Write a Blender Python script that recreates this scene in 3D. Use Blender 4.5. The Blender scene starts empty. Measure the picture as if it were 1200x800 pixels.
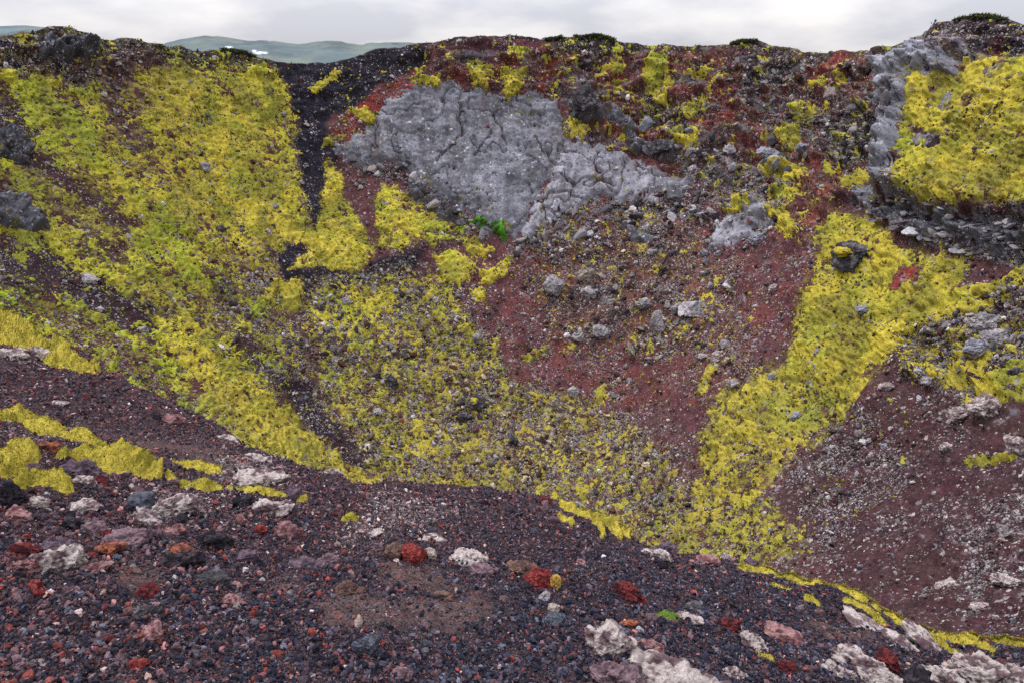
import bpy, math, random
import numpy as np

rng = np.random.default_rng(7)
random.seed(7)
scene = bpy.context.scene
COL = scene.collection

# ------------------------------------------------------------------ camera model
F = 800.0                      # focal length in photo pixels (24 mm on a 36 mm frame, 1200 px wide)
PITCH = math.atan(340.0 / F)   # eye level lies 340 px above the picture centre
CP, SP = math.cos(PITCH), math.sin(PITCH)


def ray(u, v):
    a = (np.asarray(u, float) - 600.0) / F
    b = (400.0 - np.asarray(v, float)) / F
    return np.stack([a, CP + b * SP, -SP + b * CP], -1)   # depth along the axis = 1


def proj(P):
    d = P[..., 1] * CP - P[..., 2] * SP
    return 600 + F * P[..., 0] / d, 400 - F * (P[..., 1] * SP + P[..., 2] * CP) / d, d


# ------------------------------------------------------------------ noise
_perm = np.random.default_rng(3).permutation(256)
_perm = np.concatenate([_perm, _perm, _perm]).astype(np.int32)
_g = np.random.default_rng(4).normal(size=(256, 3))
_g = (_g / np.linalg.norm(_g, axis=1)[:, None] * 1.5).astype(np.float32)


def perlin(p):
    p = np.asarray(p, np.float32)
    i = np.floor(p).astype(np.int32)
    f = p - i
    i &= 255
    w = f * f * f * (f * (f * 6 - 15) + 10)
    out = None
    px = (_perm[i[..., 0]], _perm[i[..., 0] + 1])
    res = {}
    for dx in (0, 1):
        for dy in (0, 1):
            h = _perm[px[dx] + i[..., 1] + dy]
            for dz in (0, 1):
                g = _g[_perm[h + i[..., 2] + dz]]
                res[dx, dy, dz] = g[..., 0] * (f[..., 0] - dx) + g[..., 1] * (f[..., 1] - dy) + g[..., 2] * (f[..., 2] - dz)
    L = lambda a, b, t: a + (b - a) * t
    x = {}
    for dy in (0, 1):
        for dz in (0, 1):
            x[dy, dz] = L(res[0, dy, dz], res[1, dy, dz], w[..., 0])
    y0 = L(x[0, 0], x[1, 0], w[..., 1]); y1 = L(x[0, 1], x[1, 1], w[..., 1])
    return L(y0, y1, w[..., 2])


def fbm(p, scale, octs=4, seed=0.0, gain=0.5):
    q = np.asarray(p, np.float32) / scale + np.float32(seed * 17.31)
    a, s, t = 1.0, 0.0, 0.0
    for k in range(octs):
        s = s + a * perlin(q)
        t += a
        a *= gain
        q = q * np.float32(2.03) + np.float32(5.7)
    return s / t * 1.5


def ridged(p, scale, octs=4, seed=0.0):
    q = np.asarray(p, np.float32) / scale + np.float32(seed * 11.77)
    a, s, t = 1.0, 0.0, 0.0
    for k in range(octs):
        s = s + a * (1 - 2.2 * np.abs(perlin(q)))
        t += a
        a *= 0.5
        q = q * np.float32(2.1) + np.float32(3.1)
    return s / t


def terrace(x, n):
    t = x * n; f = np.floor(t)
    return (f + sstep(.55, .95, t - f)) / n


def sstep(a, b, x):
    t = np.clip((x - a) / (b - a), 0, 1)
    return t * t * (3 - 2 * t)


def sdf(poly, U, V):
    """signed distance in pixels, positive inside"""
    poly = np.asarray(poly, float)
    d = np.full(U.shape, 1e9); ins = np.zeros(U.shape, bool)
    n = len(poly)
    for k in range(n):
        ax, ay = poly[k]; bx, by = poly[(k + 1) % n]
        ex, ey = bx - ax, by - ay
        wx, wy = U - ax, V - ay
        t = np.clip((wx * ex + wy * ey) / (ex * ex + ey * ey + 1e-9), 0, 1)
        d = np.minimum(d, (wx - ex * t) ** 2 + (wy - ey * t) ** 2)
        c = ((ay > V) != (by > V))
        with np.errstate(divide='ignore', invalid='ignore'):
            xi = ex * (V - ay) / (ey if abs(ey) > 1e-9 else 1e-9) + ax
        ins ^= c & (U < xi)
    d = np.sqrt(d)
    return np.where(ins, d, -d)


def linedist(pts, U, V, taper=True):
    """distance to a polyline minus a half width that tapers at both ends; pts = (u, v, halfwidth)"""
    best = np.full(U.shape, -1e9)
    for k in range(len(pts) - 1):
        ax, ay, ra = pts[k]; bx, by, rb = pts[k + 1]
        ex, ey = bx - ax, by - ay
        t = np.clip(((U - ax) * ex + (V - ay) * ey) / (ex * ex + ey * ey + 1e-9), 0, 1)
        d = np.hypot(U - ax - ex * t, V - ay - ey * t)
        best = np.maximum(best, ra + (rb - ra) * t - d)
    return best


def interp(table, x):
    t = np.asarray(table, float)
    return np.interp(x, t[:, 0], t[:, 1])


# ------------------------------------------------------------------ object helpers
def make_mesh(name, V, faces, mat, col=None, smooth=True, parent=None, alpha=None):
    V = np.ascontiguousarray(V, np.float32); faces = np.ascontiguousarray(faces, np.int32)
    me = bpy.data.meshes.new(name)
    n, k = faces.shape
    me.vertices.add(len(V)); me.vertices.foreach_set('co', V.ravel())
    me.loops.add(n * k); me.loops.foreach_set('vertex_index', faces.ravel())
    me.polygons.add(n); me.polygons.foreach_set('loop_start', np.arange(0, n * k, k, dtype=np.int32))
    me.update(calc_edges=True)
    me.polygons.foreach_set('use_smooth', np.full(n, smooth, bool))
    if col is not None:
        c = np.zeros((len(V), 4), np.float32); c[:, :3] = col
        if alpha is not None: c[:, 3] = alpha
        at = me.attributes.new('Col', 'FLOAT_COLOR', 'POINT'); at.data.foreach_set('color', c.ravel())
    me.materials.append(mat)
    o = bpy.data.objects.new(name, me); COL.objects.link(o)
    if parent is not None: o.parent = parent
    return o


def tag(o, label=None, cat=None, group=None, kind=None):
    if label: o['label'] = label
    if cat: o['category'] = cat
    if group: o['group'] = group
    if kind: o['kind'] = kind
    return o


def grid_faces(nr, nc):
    i = np.arange(nr * nc).reshape(nr, nc)
    return np.stack([i[:-1, :-1], i[1:, :-1], i[1:, 1:], i[:-1, 1:]], -1).reshape(-1, 4)


def subset(V, faces, keep, col=None):
    fk = faces[keep[faces].any(1)]
    used = np.unique(fk)
    m = np.full(len(V), -1, np.int64); m[used] = np.arange(len(used))
    return V[used], m[fk], (None if col is None else col[used]), used


# ------------------------------------------------------------------ materials
def new_mat(name):
    m = bpy.data.materials.new(name); m.use_nodes = True
    nt = m.node_tree
    return m, nt, nt.nodes['Principled BSDF'], nt.nodes.new, nt.links.new


def attr_mat(name, scale, lo, hi, bump, dist, rough=0.95, spec=0.04, cells=(), palette=(), cellbump=0.6, amount=1.0):
    """local colour from the vertex attribute, broken up by a fine world-size grain; small stones (random
    cells of real size, as dense as the attribute's fourth value says) lie in it and stand out in the bump"""
    m, nt, bs, N, Lk = new_mat(name)
    at = N('ShaderNodeAttribute'); at.attribute_name = 'Col'
    co = N('ShaderNodeTexCoord')
    n1 = N('ShaderNodeTexNoise'); n1.inputs['Scale'].default_value = scale; n1.inputs['Detail'].default_value = 6; n1.inputs['Roughness'].default_value = 0.75
    Lk(co.outputs['Object'], n1.inputs['Vector'])
    mr = N('ShaderNodeMapRange'); mr.inputs[1].default_value = 0.3; mr.inputs[2].default_value = 0.7
    mr.inputs[3].default_value = lo; mr.inputs[4].default_value = hi
    Lk(n1.outputs['Fac'], mr.inputs[0])
    mul = N('ShaderNodeVectorMath'); mul.operation = 'SCALE'
    Lk(at.outputs['Color'], mul.inputs[0]); Lk(mr.outputs[0], mul.inputs['Scale'])
    colour = mul.outputs[0]; height = n1.outputs['Fac']
    for sc in cells:
        wv = N('ShaderNodeTexNoise'); wv.inputs['Scale'].default_value = sc * 1.7; wv.inputs['Detail'].default_value = 1
        Lk(co.outputs['Object'], wv.inputs['Vector'])
        wm = N('ShaderNodeVectorMath'); wm.operation = 'MULTIPLY_ADD'; wm.inputs[1].default_value = (.55 / sc,) * 3
        Lk(wv.outputs['Color'], wm.inputs[0]); Lk(co.outputs['Object'], wm.inputs[2])
        vo = N('ShaderNodeTexVoronoi'); vo.inputs['Scale'].default_value = sc
        Lk(wm.outputs[0], vo.inputs['Vector'])
        sp = N('ShaderNodeSeparateColor'); Lk(vo.outputs['Color'], sp.inputs[0])
        lt = N('ShaderNodeMath'); lt.operation = 'MULTIPLY'; lt.inputs[1].default_value = amount
        Lk(at.outputs['Alpha'], lt.inputs[0])
        cmp_ = N('ShaderNodeMath'); cmp_.operation = 'LESS_THAN'
        Lk(sp.outputs[0], cmp_.inputs[0]); Lk(lt.outputs[0], cmp_.inputs[1])
        near = N('ShaderNodeMath'); near.operation = 'LESS_THAN'; near.inputs[1].default_value = .52
        Lk(vo.outputs['Distance'], near.inputs[0])
        both = N('ShaderNodeMath'); both.operation = 'MULTIPLY'; Lk(cmp_.outputs[0], both.inputs[0]); Lk(near.outputs[0], both.inputs[1])
        rp = N('ShaderNodeValToRGB'); rp.color_ramp.interpolation = 'CONSTANT'
        for k, (pos, c) in enumerate(palette):
            e = rp.color_ramp.elements[k] if k < 2 else rp.color_ramp.elements.new(pos)
            e.position = pos; e.color = (*c, 1)
        Lk(sp.outputs[1], rp.inputs[0])
        sh = N('ShaderNodeVectorMath'); sh.operation = 'SCALE'; Lk(rp.outputs[0], sh.inputs[0]); Lk(mr.outputs[0], sh.inputs['Scale'])
        mx = N('ShaderNodeMix'); mx.data_type = 'VECTOR'
        Lk(both.outputs[0], mx.inputs[0]); Lk(colour, mx.inputs[4]); Lk(sh.outputs[0], mx.inputs[5])
        colour = mx.outputs[1]
        dm = N('ShaderNodeMath'); dm.operation = 'SUBTRACT'; dm.inputs[0].default_value = .7; Lk(vo.outputs['Distance'], dm.inputs[1])
        hm = N('ShaderNodeMath'); hm.operation = 'MULTIPLY'; Lk(dm.outputs[0], hm.inputs[0]); Lk(both.outputs[0], hm.inputs[1])
        ha = N('ShaderNodeMath'); ha.operation = 'MULTIPLY_ADD'; ha.inputs[1].default_value = cellbump
        Lk(hm.outputs[0], ha.inputs[0]); Lk(height, ha.inputs[2])
        height = ha.outputs[0]
    Lk(colour, bs.inputs['Base Color'])
    bp = N('ShaderNodeBump'); bp.inputs['Strength'].default_value = bump; bp.inputs['Distance'].default_value = dist
    Lk(height, bp.inputs['Height'])
    Lk(bp.outputs[0], bs.inputs['Normal'])
    bs.inputs['Roughness'].default_value = rough
    bs.inputs['Specular IOR Level'].default_value = spec
    return m


P_FAR = [(0, (.022, .018, .021)), (.28, (.07, .04, .045)), (.50, (.13, .115, .125)), (.74, (.23, .21, .215)), (.93, (.36, .325, .31))]
P_CLIFF = [(0, (.07, .066, .075)), (.4, (.15, .145, .16)), (.7, (.22, .21, .23)), (.94, (.36, .34, .36))]
P_NEAR = [(0, (.012, .013, .021)), (.40, (.04, .03, .036)), (.66, (.075, .052, .06)), (.82, (.14, .04, .032)), (.90, (.10, .10, .125)), (.96, (.24, .19, .19))]
M_WALL = attr_mat('scoria_slope', 3.0, 0.40, 1.65, 0.8, 0.3, cells=(2.1, 3.9, 7.0), palette=P_FAR)
M_CLIFF = attr_mat('cliff_rock', 2.5, 0.72, 1.3, 0.4, 0.2, cells=(2.0, 4.5), palette=P_CLIFF)
M_MOSS = attr_mat('moss_far', 2.6, 0.55, 1.45, 0.7, 0.3, cells=(2.2, 4.0), palette=[(0, (.03, .028, .02)), (.5, (.10, .095, .03)), (.8, (.2, .19, .17))], amount=1.0)
M_RUB = attr_mat('rubble_stone', 2.5, 0.55, 1.45, 0.6, 0.15)
M_FG = attr_mat('cinder_ground', 60.0, 0.35, 1.65, 1.0, 0.012, cells=(65, 120, 210), palette=P_NEAR, cellbump=.8)
M_PEB = attr_mat('cinder_gravel', 110.0, 0.5, 1.5, 0.6, 0.005, spec=0.10, rough=0.8)
M_FMOSS = attr_mat('moss_near', 75.0, 0.45, 1.5, 1.0, 0.02)
M_STONE = attr_mat('loose_stone', 55.0, 0.5, 1.5, 1.0, 0.014)
M_HILL = attr_mat('hill', 0.035, 0.8, 1.2, 0.2, 3.0)

# ------------------------------------------------------------------ crater shape
SKY = [(-120, 40), (-60, 42), (0, 45), (25, 40), (50, 34), (75, 32), (95, 37), (125, 46), (152, 45), (190, 54), (250, 60), (300, 66), (325, 75),
       (360, 75), (395, 73), (420, 66), (450, 58), (500, 51), (540, 44), (570, 43), (600, 42), (630, 46), (655, 44), (690, 44), (712, 45), (730, 52),
       (770, 54), (830, 54), (865, 50), (885, 50), (905, 55), (940, 61), (980, 62), (1015, 60), (1050, 52), (1075, 40), (1100, 28),
       (1125, 22), (1150, 20), (1165, 20), (1180, 26), (1200, 30), (1260, 34), (1320, 36)]
RIMD = [(-120, 116), (0, 122), (150, 132), (330, 150), (450, 148), (600, 150), (760, 150), (900, 144), (1000, 134), (1060, 122), (1120, 110), (1200, 100), (1320, 92)]
CY, ZF = 75.0, -55.0
us = np.arange(-120, 1321, 4.0)
dr = ray(us, interp(SKY, us))
hd = np.hypot(dr[:, 0], dr[:, 1])
RP = dr * (interp(RIMD, us) / hd)[:, None]
rphi = np.arctan2(RP[:, 0], RP[:, 1] - CY)      # 0 straight ahead, negative to the left
rR = np.hypot(RP[:, 0], RP[:, 1] - CY)
o_ = np.argsort(rphi)
rphi, rR, rZ = rphi[o_], rR[o_], RP[o_, 2]
ext = np.array([math.pi * 0.8, math.pi])
rphi = np.concatenate([-ext[::-1], rphi, ext])
rR = np.concatenate([[75, 75], rR, [75, 75]]); rZ = np.concatenate([[-2, -2], rZ, [-2, -2]])


def crater_z(X, Y):
    ph = np.arctan2(X, Y - CY); rho = np.hypot(X, Y - CY)
    R = np.interp(ph, rphi, rR); z = np.interp(ph, rphi, rZ)
    s = rho / R
    g = np.interp(s, [0, 0.12, 0.25, 0.40, 0.60, 0.80, 0.90, 1.0, 1.05, 1.15, 1.5],
                  [0, 0.004, 0.035, 0.14, 0.35, 0.62, 0.79, 1.0, 1.03, 0.97, 0.6])
    return ZF + (z - ZF) * g


NC, NR = 1110, 520
CREST = [(-300, 260), (-60, 342), (0, 364), (45, 380), (75, 398), (110, 415), (140, 438), (180, 457), (230, 483), (290, 510), (340, 528), (380, 543), (415, 557), (450, 556), (500, 556), (550, 559), (600, 566),
         (650, 576), (690, 590), (735, 614), (780, 632), (820, 638), (860, 643), (890, 653), (935, 671), (985, 684), (1050, 714), (1100, 730), (1150, 742), (1200, 750), (1300, 775), (1500, 830)]
VBF = lambda u: np.maximum(600, interp(CREST, u) + 110)
uc = np.linspace(-90, 1290, NC)
tr = np.linspace(0, 1, NR)


def far_depth():
    cu = np.linspace(-90, 1290, 232); ct = np.linspace(0, 1, 105)
    Uc = np.repeat(cu[None], len(ct), 0)
    sky = interp(SKY, cu)
    Vc = sky[None] + ct[:, None] * (VBF(cu) - sky)[None]
    d = ray(Uc, Vc)
    ts = np.linspace(28, 190, 650)
    out = np.full(Uc.shape, np.nan)
    prev = None
    for t in ts:
        P = d * t
        h = P[..., 2] - crater_z(P[..., 0], P[..., 1])
        if prev is not None:
            hit = np.isnan(out) & (h <= 0) & (prev > 0)
            tt = t - (ts[1] - ts[0]) * (h / (h - prev + 1e-9))
            out = np.where(hit, tt, out)
        prev = h
    dsky = interp(RIMD, cu) / np.hypot(*np.moveaxis(ray(cu, sky)[:, :2], -1, 0))
    out[0] = dsky
    for r in range(1, len(ct)):
        bad = np.isnan(out[r]); out[r][bad] = out[r - 1][bad]
    for _ in range(3):                                   # soften the profile's kinks
        a = np.pad(out, 1, mode='edge')
        out[1:] = ((a[:-2, 1:-1] + a[2:, 1:-1] + a[1:-1, :-2] + a[1:-1, 2:] + 2 * a[1:-1, 1:-1]) / 6)[1:]
    # bilinear up-sampling
    ci = np.interp(uc, cu, np.arange(len(cu))); ri = np.interp(tr, ct, np.arange(len(ct)))
    c0 = np.clip(ci.astype(int), 0, len(cu) - 2); r0 = np.clip(ri.astype(int), 0, len(ct) - 2)
    fc = (ci - c0)[None]; fr = (ri - r0)[:, None]
    A = out[r0][:, c0]; B = out[r0][:, c0 + 1]; C = out[r0 + 1][:, c0]; D = out[r0 + 1][:, c0 + 1]
    return (A * (1 - fc) + B * fc) * (1 - fr) + (C * (1 - fc) + D * fc) * fr


UG = np.repeat(uc[None], NR, 0)
skyv = interp(SKY, uc)
VBU = VBF(uc)
VG = skyv[None] + tr[:, None] * (VBU - skyv)[None]
DEP = far_depth()
P0 = ray(UG, VG) * DEP[..., None]
du = np.gradient(P0, axis=1); dv = np.gradient(P0, axis=0)
NRM = np.cross(dv, du); NRM /= np.linalg.norm(NRM, axis=-1)[..., None] + 1e-9
if (NRM * P0).sum() > 0: NRM = -NRM
for _ in range(12):
    a = np.pad(NRM, ((1, 1), (1, 1), (0, 0)), mode='edge')
    NRM = (a[:-2, 1:-1] + a[2:, 1:-1] + a[1:-1, :-2] + a[1:-1, 2:]) / 4
NRM /= np.linalg.norm(NRM, axis=-1)[..., None]
PH = np.arctan2(P0[..., 0], P0[..., 1] - CY); RHO = np.hypot(P0[..., 0], P0[..., 1] - CY)
FALL = np.stack([PH * 60, RHO / 2.6, P0[..., 2] * 0.0 + 3], -1)      # long down the fall line
wx = fbm(P0, 9, 4, 1) ; wy = fbm(P0, 9, 4, 2)
UW = UG + 9 * wx + 4 * fbm(P0, 2.2, 2, 3); VW = VG + 7 * wy + 4 * fbm(P0, 2.2, 2, 4)

CH = {k: np.zeros(UG.shape) for k in ('moss', 'green', 'red', 'dark', 'grey', 'pale', 'rub', 'bump', 'rough')}
CH['rub'][:] = 0.3


def paint(poly, feather, **kw):
    p = np.asarray(poly, float); m = feather + 30
    sel = (UG > p[:, 0].min() - m) & (UG < p[:, 0].max() + m) & (VG > p[:, 1].min() - m) & (VG < p[:, 1].max() + m)
    w = sstep(-feather, feather, sdf(poly, UW[sel], VW[sel]))
    for k, val in kw.items():
        c = CH[k][sel]
        CH[k][sel] = c + (val - c) * w


# ---- what grows and lies where (outlines laid on the crater wall)
top = [(u, v - 10) for u, v in SKY] + [(u, v + 22) for u, v in SKY[::-1]]
paint(top, 9, dark=.7, moss=.28, rub=.3, rough=.8, green=.3)
# left slope
paint([(-90, 75), (120, 75), (330, 85), (345, 130), (352, 200), (362, 260), (335, 300), (300, 330), (330, 420), (440, 560), (440, 700), (-90, 700)], 14, moss=.60, green=.25, rub=.25)
paint([(190, 92), (325, 88), (345, 170), (358, 255), (300, 300), (230, 320), (200, 250), (175, 170)], 22, moss=.68, green=.08)
paint([(10, 84), (70, 112), (150, 190), (205, 260), (240, 330), (185, 340), (110, 265), (50, 190), (5, 130)], 20, moss=.72, green=.40)
paint([(-90, 50), (120, 55), (165, 75), (100, 98), (40, 84), (-90, 95)], 12, moss=.27, dark=.55, rub=.5, rough=.9, grey=.25)
paint([(120, 62), (165, 70), (155, 110), (166, 165), (140, 168), (128, 120)], 12, moss=.2, rub=.5, dark=.15)
paint([(-90, 90), (0, 100), (30, 135), (55, 180), (105, 228), (160, 268), (150, 278), (95, 244), (45, 206), (0, 175), (-90, 165)], 14, moss=.08, dark=.5, rub=.4, red=.1)
paint([(-90, 205), (0, 216), (60, 242), (150, 308), (140, 315), (60, 264), (-90, 235)], 12, moss=.1, dark=.4, rub=.4)
paint([(-90, 262), (0, 277), (60, 292), (120, 326), (190, 362), (300, 400), (345, 450), (365, 500), (280, 440), (180, 400), (60, 345), (-90, 312)], 12, moss=.15, dark=.5, rub=.6, green=.45)
paint([(-40, 230), (60, 258), (175, 345), (160, 355), (60, 282), (-40, 250)], 11, moss=.72, green=.2)
paint([(-90, 315), (60, 350), (150, 390), (230, 440), (260, 500), (140, 445), (60, 390), (-90, 360)], 16, moss=.42, green=.72, rub=.4)
paint([(180, 372), (230, 372), (300, 430), (340, 480), (400, 530), (460, 565), (340, 560), (260, 490), (200, 430)], 16, moss=.72, green=.02, rub=.3)
paint([(250, 312), (335, 300), (330, 340), (352, 400), (360, 450), (320, 430), (290, 385), (225, 355)], 16, moss=.45, rub=.95, grey=.25)
paint([(205, 275), (226, 285), (234, 325), (214, 335), (200, 315)], 10, moss=.62, green=.6)
# dark gully
paint([(325, 75), (380, 68), (440, 58), (470, 62), (440, 105), (390, 125), (378, 150), (395, 178), (385, 200), (386, 235), (374, 270), (358, 240), (352, 200), (346, 140)], 6, dark=1, moss=0, rub=.12, rough=.2, red=0)
paint([(400, 60), (500, 50), (505, 75), (470, 95), (420, 130), (385, 135)], 9, dark=.95, moss=.1, rub=.15)
paint([(425, 112), (472, 82), (492, 78), (487, 102), (455, 128), (410, 165), (385, 165), (400, 140)], 7, red=.8, dark=0, moss=.15, rub=.3)
# centre-left tongue
paint([(378, 190), (396, 200), (418, 255), (442, 300), (415, 328), (330, 318), (332, 292), (352, 262), (374, 272)], 8, moss=.80, green=.02, rub=.15, dark=0)
paint([(440, 208), (492, 230), (505, 262), (478, 292), (442, 288), (432, 250)], 10, moss=.74, green=.1, rub=.15, dark=0)
paint([(405, 200), (452, 205), (436, 245), (442, 278), (424, 262), (414, 235)], 4, moss=0, red=.15)
paint([(490, 240), (545, 248), (580, 262), (545, 285), (500, 285)], 12, moss=.5, green=.4)
paint([(326, 296), (352, 282), (362, 292), (342, 312), (430, 322), (445, 305), (500, 292), (480, 320), (385, 345), (335, 332)], 5, dark=.9, moss=0, rub=.15)
paint([(328, 250), (360, 262), (378, 268), (388, 290), (345, 282), (325, 285)], 5, moss=.8, dark=0)
# floor
paint([(345, 335), (480, 312), (560, 335), (600, 440), (700, 478), (800, 560), (840, 720), (440, 720), (440, 560), (375, 480)], 16, moss=.48, rub=.9, grey=.4, pale=.3, green=.06)
paint([(330, 440), (370, 450), (400, 500), (440, 560), (400, 540), (360, 500)], 6, moss=.1, dark=.7, rub=.5)
paint([(310, 328), (356, 328), (350, 362), (300, 362)], 6, moss=.85)
paint([(408, 345), (470, 332), (455, 365), (400, 382)], 7, moss=.72)
paint([(560, 440), (720, 478), (822, 560), (835, 640), (640, 600), (560, 520)], 20, moss=.38, rub=.9, grey=.4, pale=.3)
# talus under the cliff
paint([(520, 290), (600, 288), (680, 240), (800, 220), (900, 285), (965, 300), (935, 370), (860, 440), (822, 480), (720, 478), (600, 440), (545, 360)], 9, moss=.04, rub=.45, grey=0, red=.25, dark=0)
paint([(640, 255), (800, 230), (870, 330), (890, 440), (780, 425), (650, 400), (615, 330)], 20, rub=.85, moss=.25)
paint([(820, 470), (850, 440), (900, 420), (870, 460), (830, 500)], 8, moss=.3)
# upper red wall
paint([(500, 52), (620, 48), (760, 58), (900, 62), (1045, 65), (1035, 150), (1000, 230), (960, 290), (880, 270), (800, 210), (700, 170), (660, 120), (520, 95), (495, 75)], 10, red=.6, moss=.25, rub=.34, dark=.15, rough=.8)
paint([(640, 70), (760, 85), (700, 110), (640, 100)], 12, red=1, rub=.3)
paint([(690, 150), (760, 160), (740, 175), (690, 165)], 6, red=.9)
paint([(960, 70), (1040, 65), (1000, 120), (960, 110)], 12, red=.9)
paint([(540, 48), (620, 44), (660, 48), (600, 70), (540, 75)], 10, red=.5, dark=.4, moss=.1)
paint([(655, 46), (720, 46), (760, 58), (700, 68), (640, 60)], 5, dark=1, red=0, moss=.25)
paint([(870, 60), (960, 65), (940, 105), (860, 110)], 14, dark=.6, grey=.35, rub=.6)
paint([(840, 110), (990, 110), (1030, 150), (990, 200), (900, 150)], 14, grey=.45, rub=.6, pale=.2)
paint([(960, 140), (1040, 130), (1030, 180), (990, 200)], 10, dark=.9, rough=1)
paint([(780, 170), (860, 180), (930, 190), (920, 260), (880, 270), (800, 210)], 14, grey=.75, rub=1, moss=.28, pale=.25)
paint([(590, 296), (618, 282), (650, 254), (700, 236), (770, 230), (820, 212), (850, 232), (800, 262), (720, 262), (660, 282), (620, 305)], 8, rub=1, pale=.3, grey=.4)
paint([(400, 196), (470, 190), (520, 232), (580, 268), (560, 276), (505, 245), (470, 210)], 7, rub=.9, grey=.3)
# right buttress
BUT = [(1052, 55), (1110, 22), (1350, 10), (1350, 272), (1200, 275), (1110, 262), (1050, 248), (1000, 240), (1012, 215), (1040, 180), (1048, 130)]
paint(BUT, 6, grey=.7, rub=.6, moss=.15, red=0, dark=.2, rough=.8)
paint([(1046, 60), (1110, 22), (1350, 5), (1350, 268), (1110, 255), (1040, 232), (1035, 205), (1052, 150)], 16, bump=3.6)
paint([(1085, 38), (1150, 16), (1350, 10), (1350, 78), (1195, 88), (1165, 75), (1140, 52)], 7, dark=.75, grey=.1, red=.5, moss=.2, rough=.8)
paint([(1140, 62), (1170, 95), (1160, 112), (1120, 80)], 5, red=.6, grey=.2, moss=.35)
paint([(1068, 95), (1100, 88), (1140, 108), (1172, 85), (1350, 78), (1350, 258), (1160, 252), (1095, 248), (1062, 215), (1085, 195), (1065, 190), (1092, 160), (1070, 120)], 10, moss=.73, grey=.15, dark=0, rub=.2, rough=.05)
paint([(1125, 130), (1145, 128), (1142, 150), (1128, 155)], 4, moss=.1, grey=.9)
paint([(1095, 165), (1130, 185), (1110, 200), (1080, 185)], 4, moss=.2, grey=.6, dark=.4)
paint([(992, 228), (1060, 245), (1150, 265), (1350, 268), (1350, 310), (1200, 312), (1130, 300), (1030, 262)], 6, grey=.75, dark=.45, moss=.1, rub=.7, rough=1, bump=0)
# right tongue
paint([(972, 252), (1035, 262), (1055, 285), (1122, 298), (1128, 318), (1100, 348), (1066, 385), (1052, 420), (990, 490), (935, 535), (895, 575), (905, 600), (960, 625), (930, 640), (880, 660), (795, 660), (800, 610), (826, 560), (815, 515), (850, 462), (925, 415), (930, 360), (955, 300)], 14, moss=.74, green=.06, rub=.15, dark=0, red=0)
paint([(985, 470), (940, 505), (860, 520), (835, 560), (812, 610), (790, 660), (930, 660), (960, 628), (900, 598), (895, 575), (940, 535), (1000, 490)], 20, moss=.5, rub=.6)
paint([(1048, 318), (1078, 308), (1082, 330), (1042, 345)], 7, red=.75, moss=.1)
# right lower slope
paint([(1350, 300), (1130, 352), (1060, 412), (1000, 490), (945, 540), (905, 580), (970, 640), (960, 720), (1350, 760)], 14, moss=.02, rub=.36, dark=.3, red=.05, grey=0)
paint([(920, 560), (1000, 490), (1060, 480), (1050, 560), (980, 640), (930, 620)], 22, rub=.8, pale=.15, moss=.1)
paint([(1052, 395), (1130, 332), (1350, 300), (1350, 450), (1200, 470), (1130, 470), (1060, 440)], 8, rub=1, moss=.4, grey=.5, rough=.6)
paint([(1062, 385), (1105, 345), (1200, 312), (1350, 295), (1350, 318), (1200, 340), (1130, 368), (1075, 395)], 5, moss=.82)
paint([(1140, 440), (1350, 415), (1350, 470), (1200, 472), (1140, 468)], 7, moss=.66, rub=.6)
paint([(1100, 600), (1350, 560), (1350, 720), (1150, 740)], 25, rub=.7, pale=.3)

# ---- relief of the wall, in metres along the wall's own normal
fine = fbm(P0, 1.3, 3, 5)
mid = fbm(P0, 6.0, 4, 6)
rid = ridged(P0 * np.array([1, 1, 2.2]), 7.0, 4, 7)
upper = sstep(240, 60, VG)
rough = np.clip(CH['rough'] + .25 * upper, 0, 1)
gul = fbm(FALL, 7.0, 3, 8)
topfade = sstep(0, 26, VG - skyv[None])
DISP = (0.9 * mid + 0.5 * gul + rough * (1.3 * (rid - .2) + 1.9 * terrace(fbm(P0 * np.array([1, 1, 2.6]), 5.5, 3, 18), 5)) + (0.16 + .35 * rough) * fine + 0.10 * fbm(P0, .5, 2, 9)) * (0.35 + 0.65 * topfade) + CH['bump'] * sstep(4, 60, VG - skyv[None])
PW = P0 + NRM * DISP[..., None]

# ---- local colour of the bare wall
C = lambda r, g, b: np.array([r, g, b], float)
MAROON, RED, NAVY, GREY, PALE, BROWN = C(.078, .031, .037), C(.17, .026, .025), C(.016, .0145, .021), C(.135, .128, .148), C(.27, .25, .27), C(.07, .04, .038)


def mixc(c, d, w):
    return c + (d - c) * np.clip(w, 0, 1)[..., None]


HUMW = np.stack([PH * 60 / 2.2, RHO / .9, P0[..., 2] / .9], -1); upper0 = sstep(230, 150, VG) * sstep(500, 560, UG)
nA = fbm(P0, 3.5, 4, 11); nB = fbm(P0, 1.1, 3, 12); nC = fbm(FALL, 2.5, 4, 13)
wc = np.tile(MAROON, UG.shape + (1,)).reshape(UG.shape + (3,))
wc = mixc(wc, BROWN, .5 + 1.2 * nA)
wc = mixc(wc, RED, CH['red'] * (.6 + 1.9 * nA + .8 * nC))
wc = mixc(wc, NAVY, upper0 * sstep(.05, .5, fbm(HUMW, 5, 4, 16)) * .8)
wc = mixc(wc, GREY * .9, upper0 * sstep(.1, .45, fbm(HUMW, 3.5, 4, 17) + .3 * nB) * .75)
wc = mixc(wc, NAVY, CH['dark'] * (1.3 + 1.1 * nC) + sstep(.75, .95, CH['dark']) * .35)
wc = mixc(wc, GREY, sstep(.5, .75, CH['grey'] + .8 * nB + .4 * nA))
wc = mixc(wc, PALE, sstep(.6, .85, CH['pale'] + .9 * nB) * .35)
speck = np.clip(CH['rub'] * (.10 + .62 * sstep(-.35, .45, fbm(P0, 4, 3, 14) + .6 * nC)) + .25 * CH['pale'], .03, .8)
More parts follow.
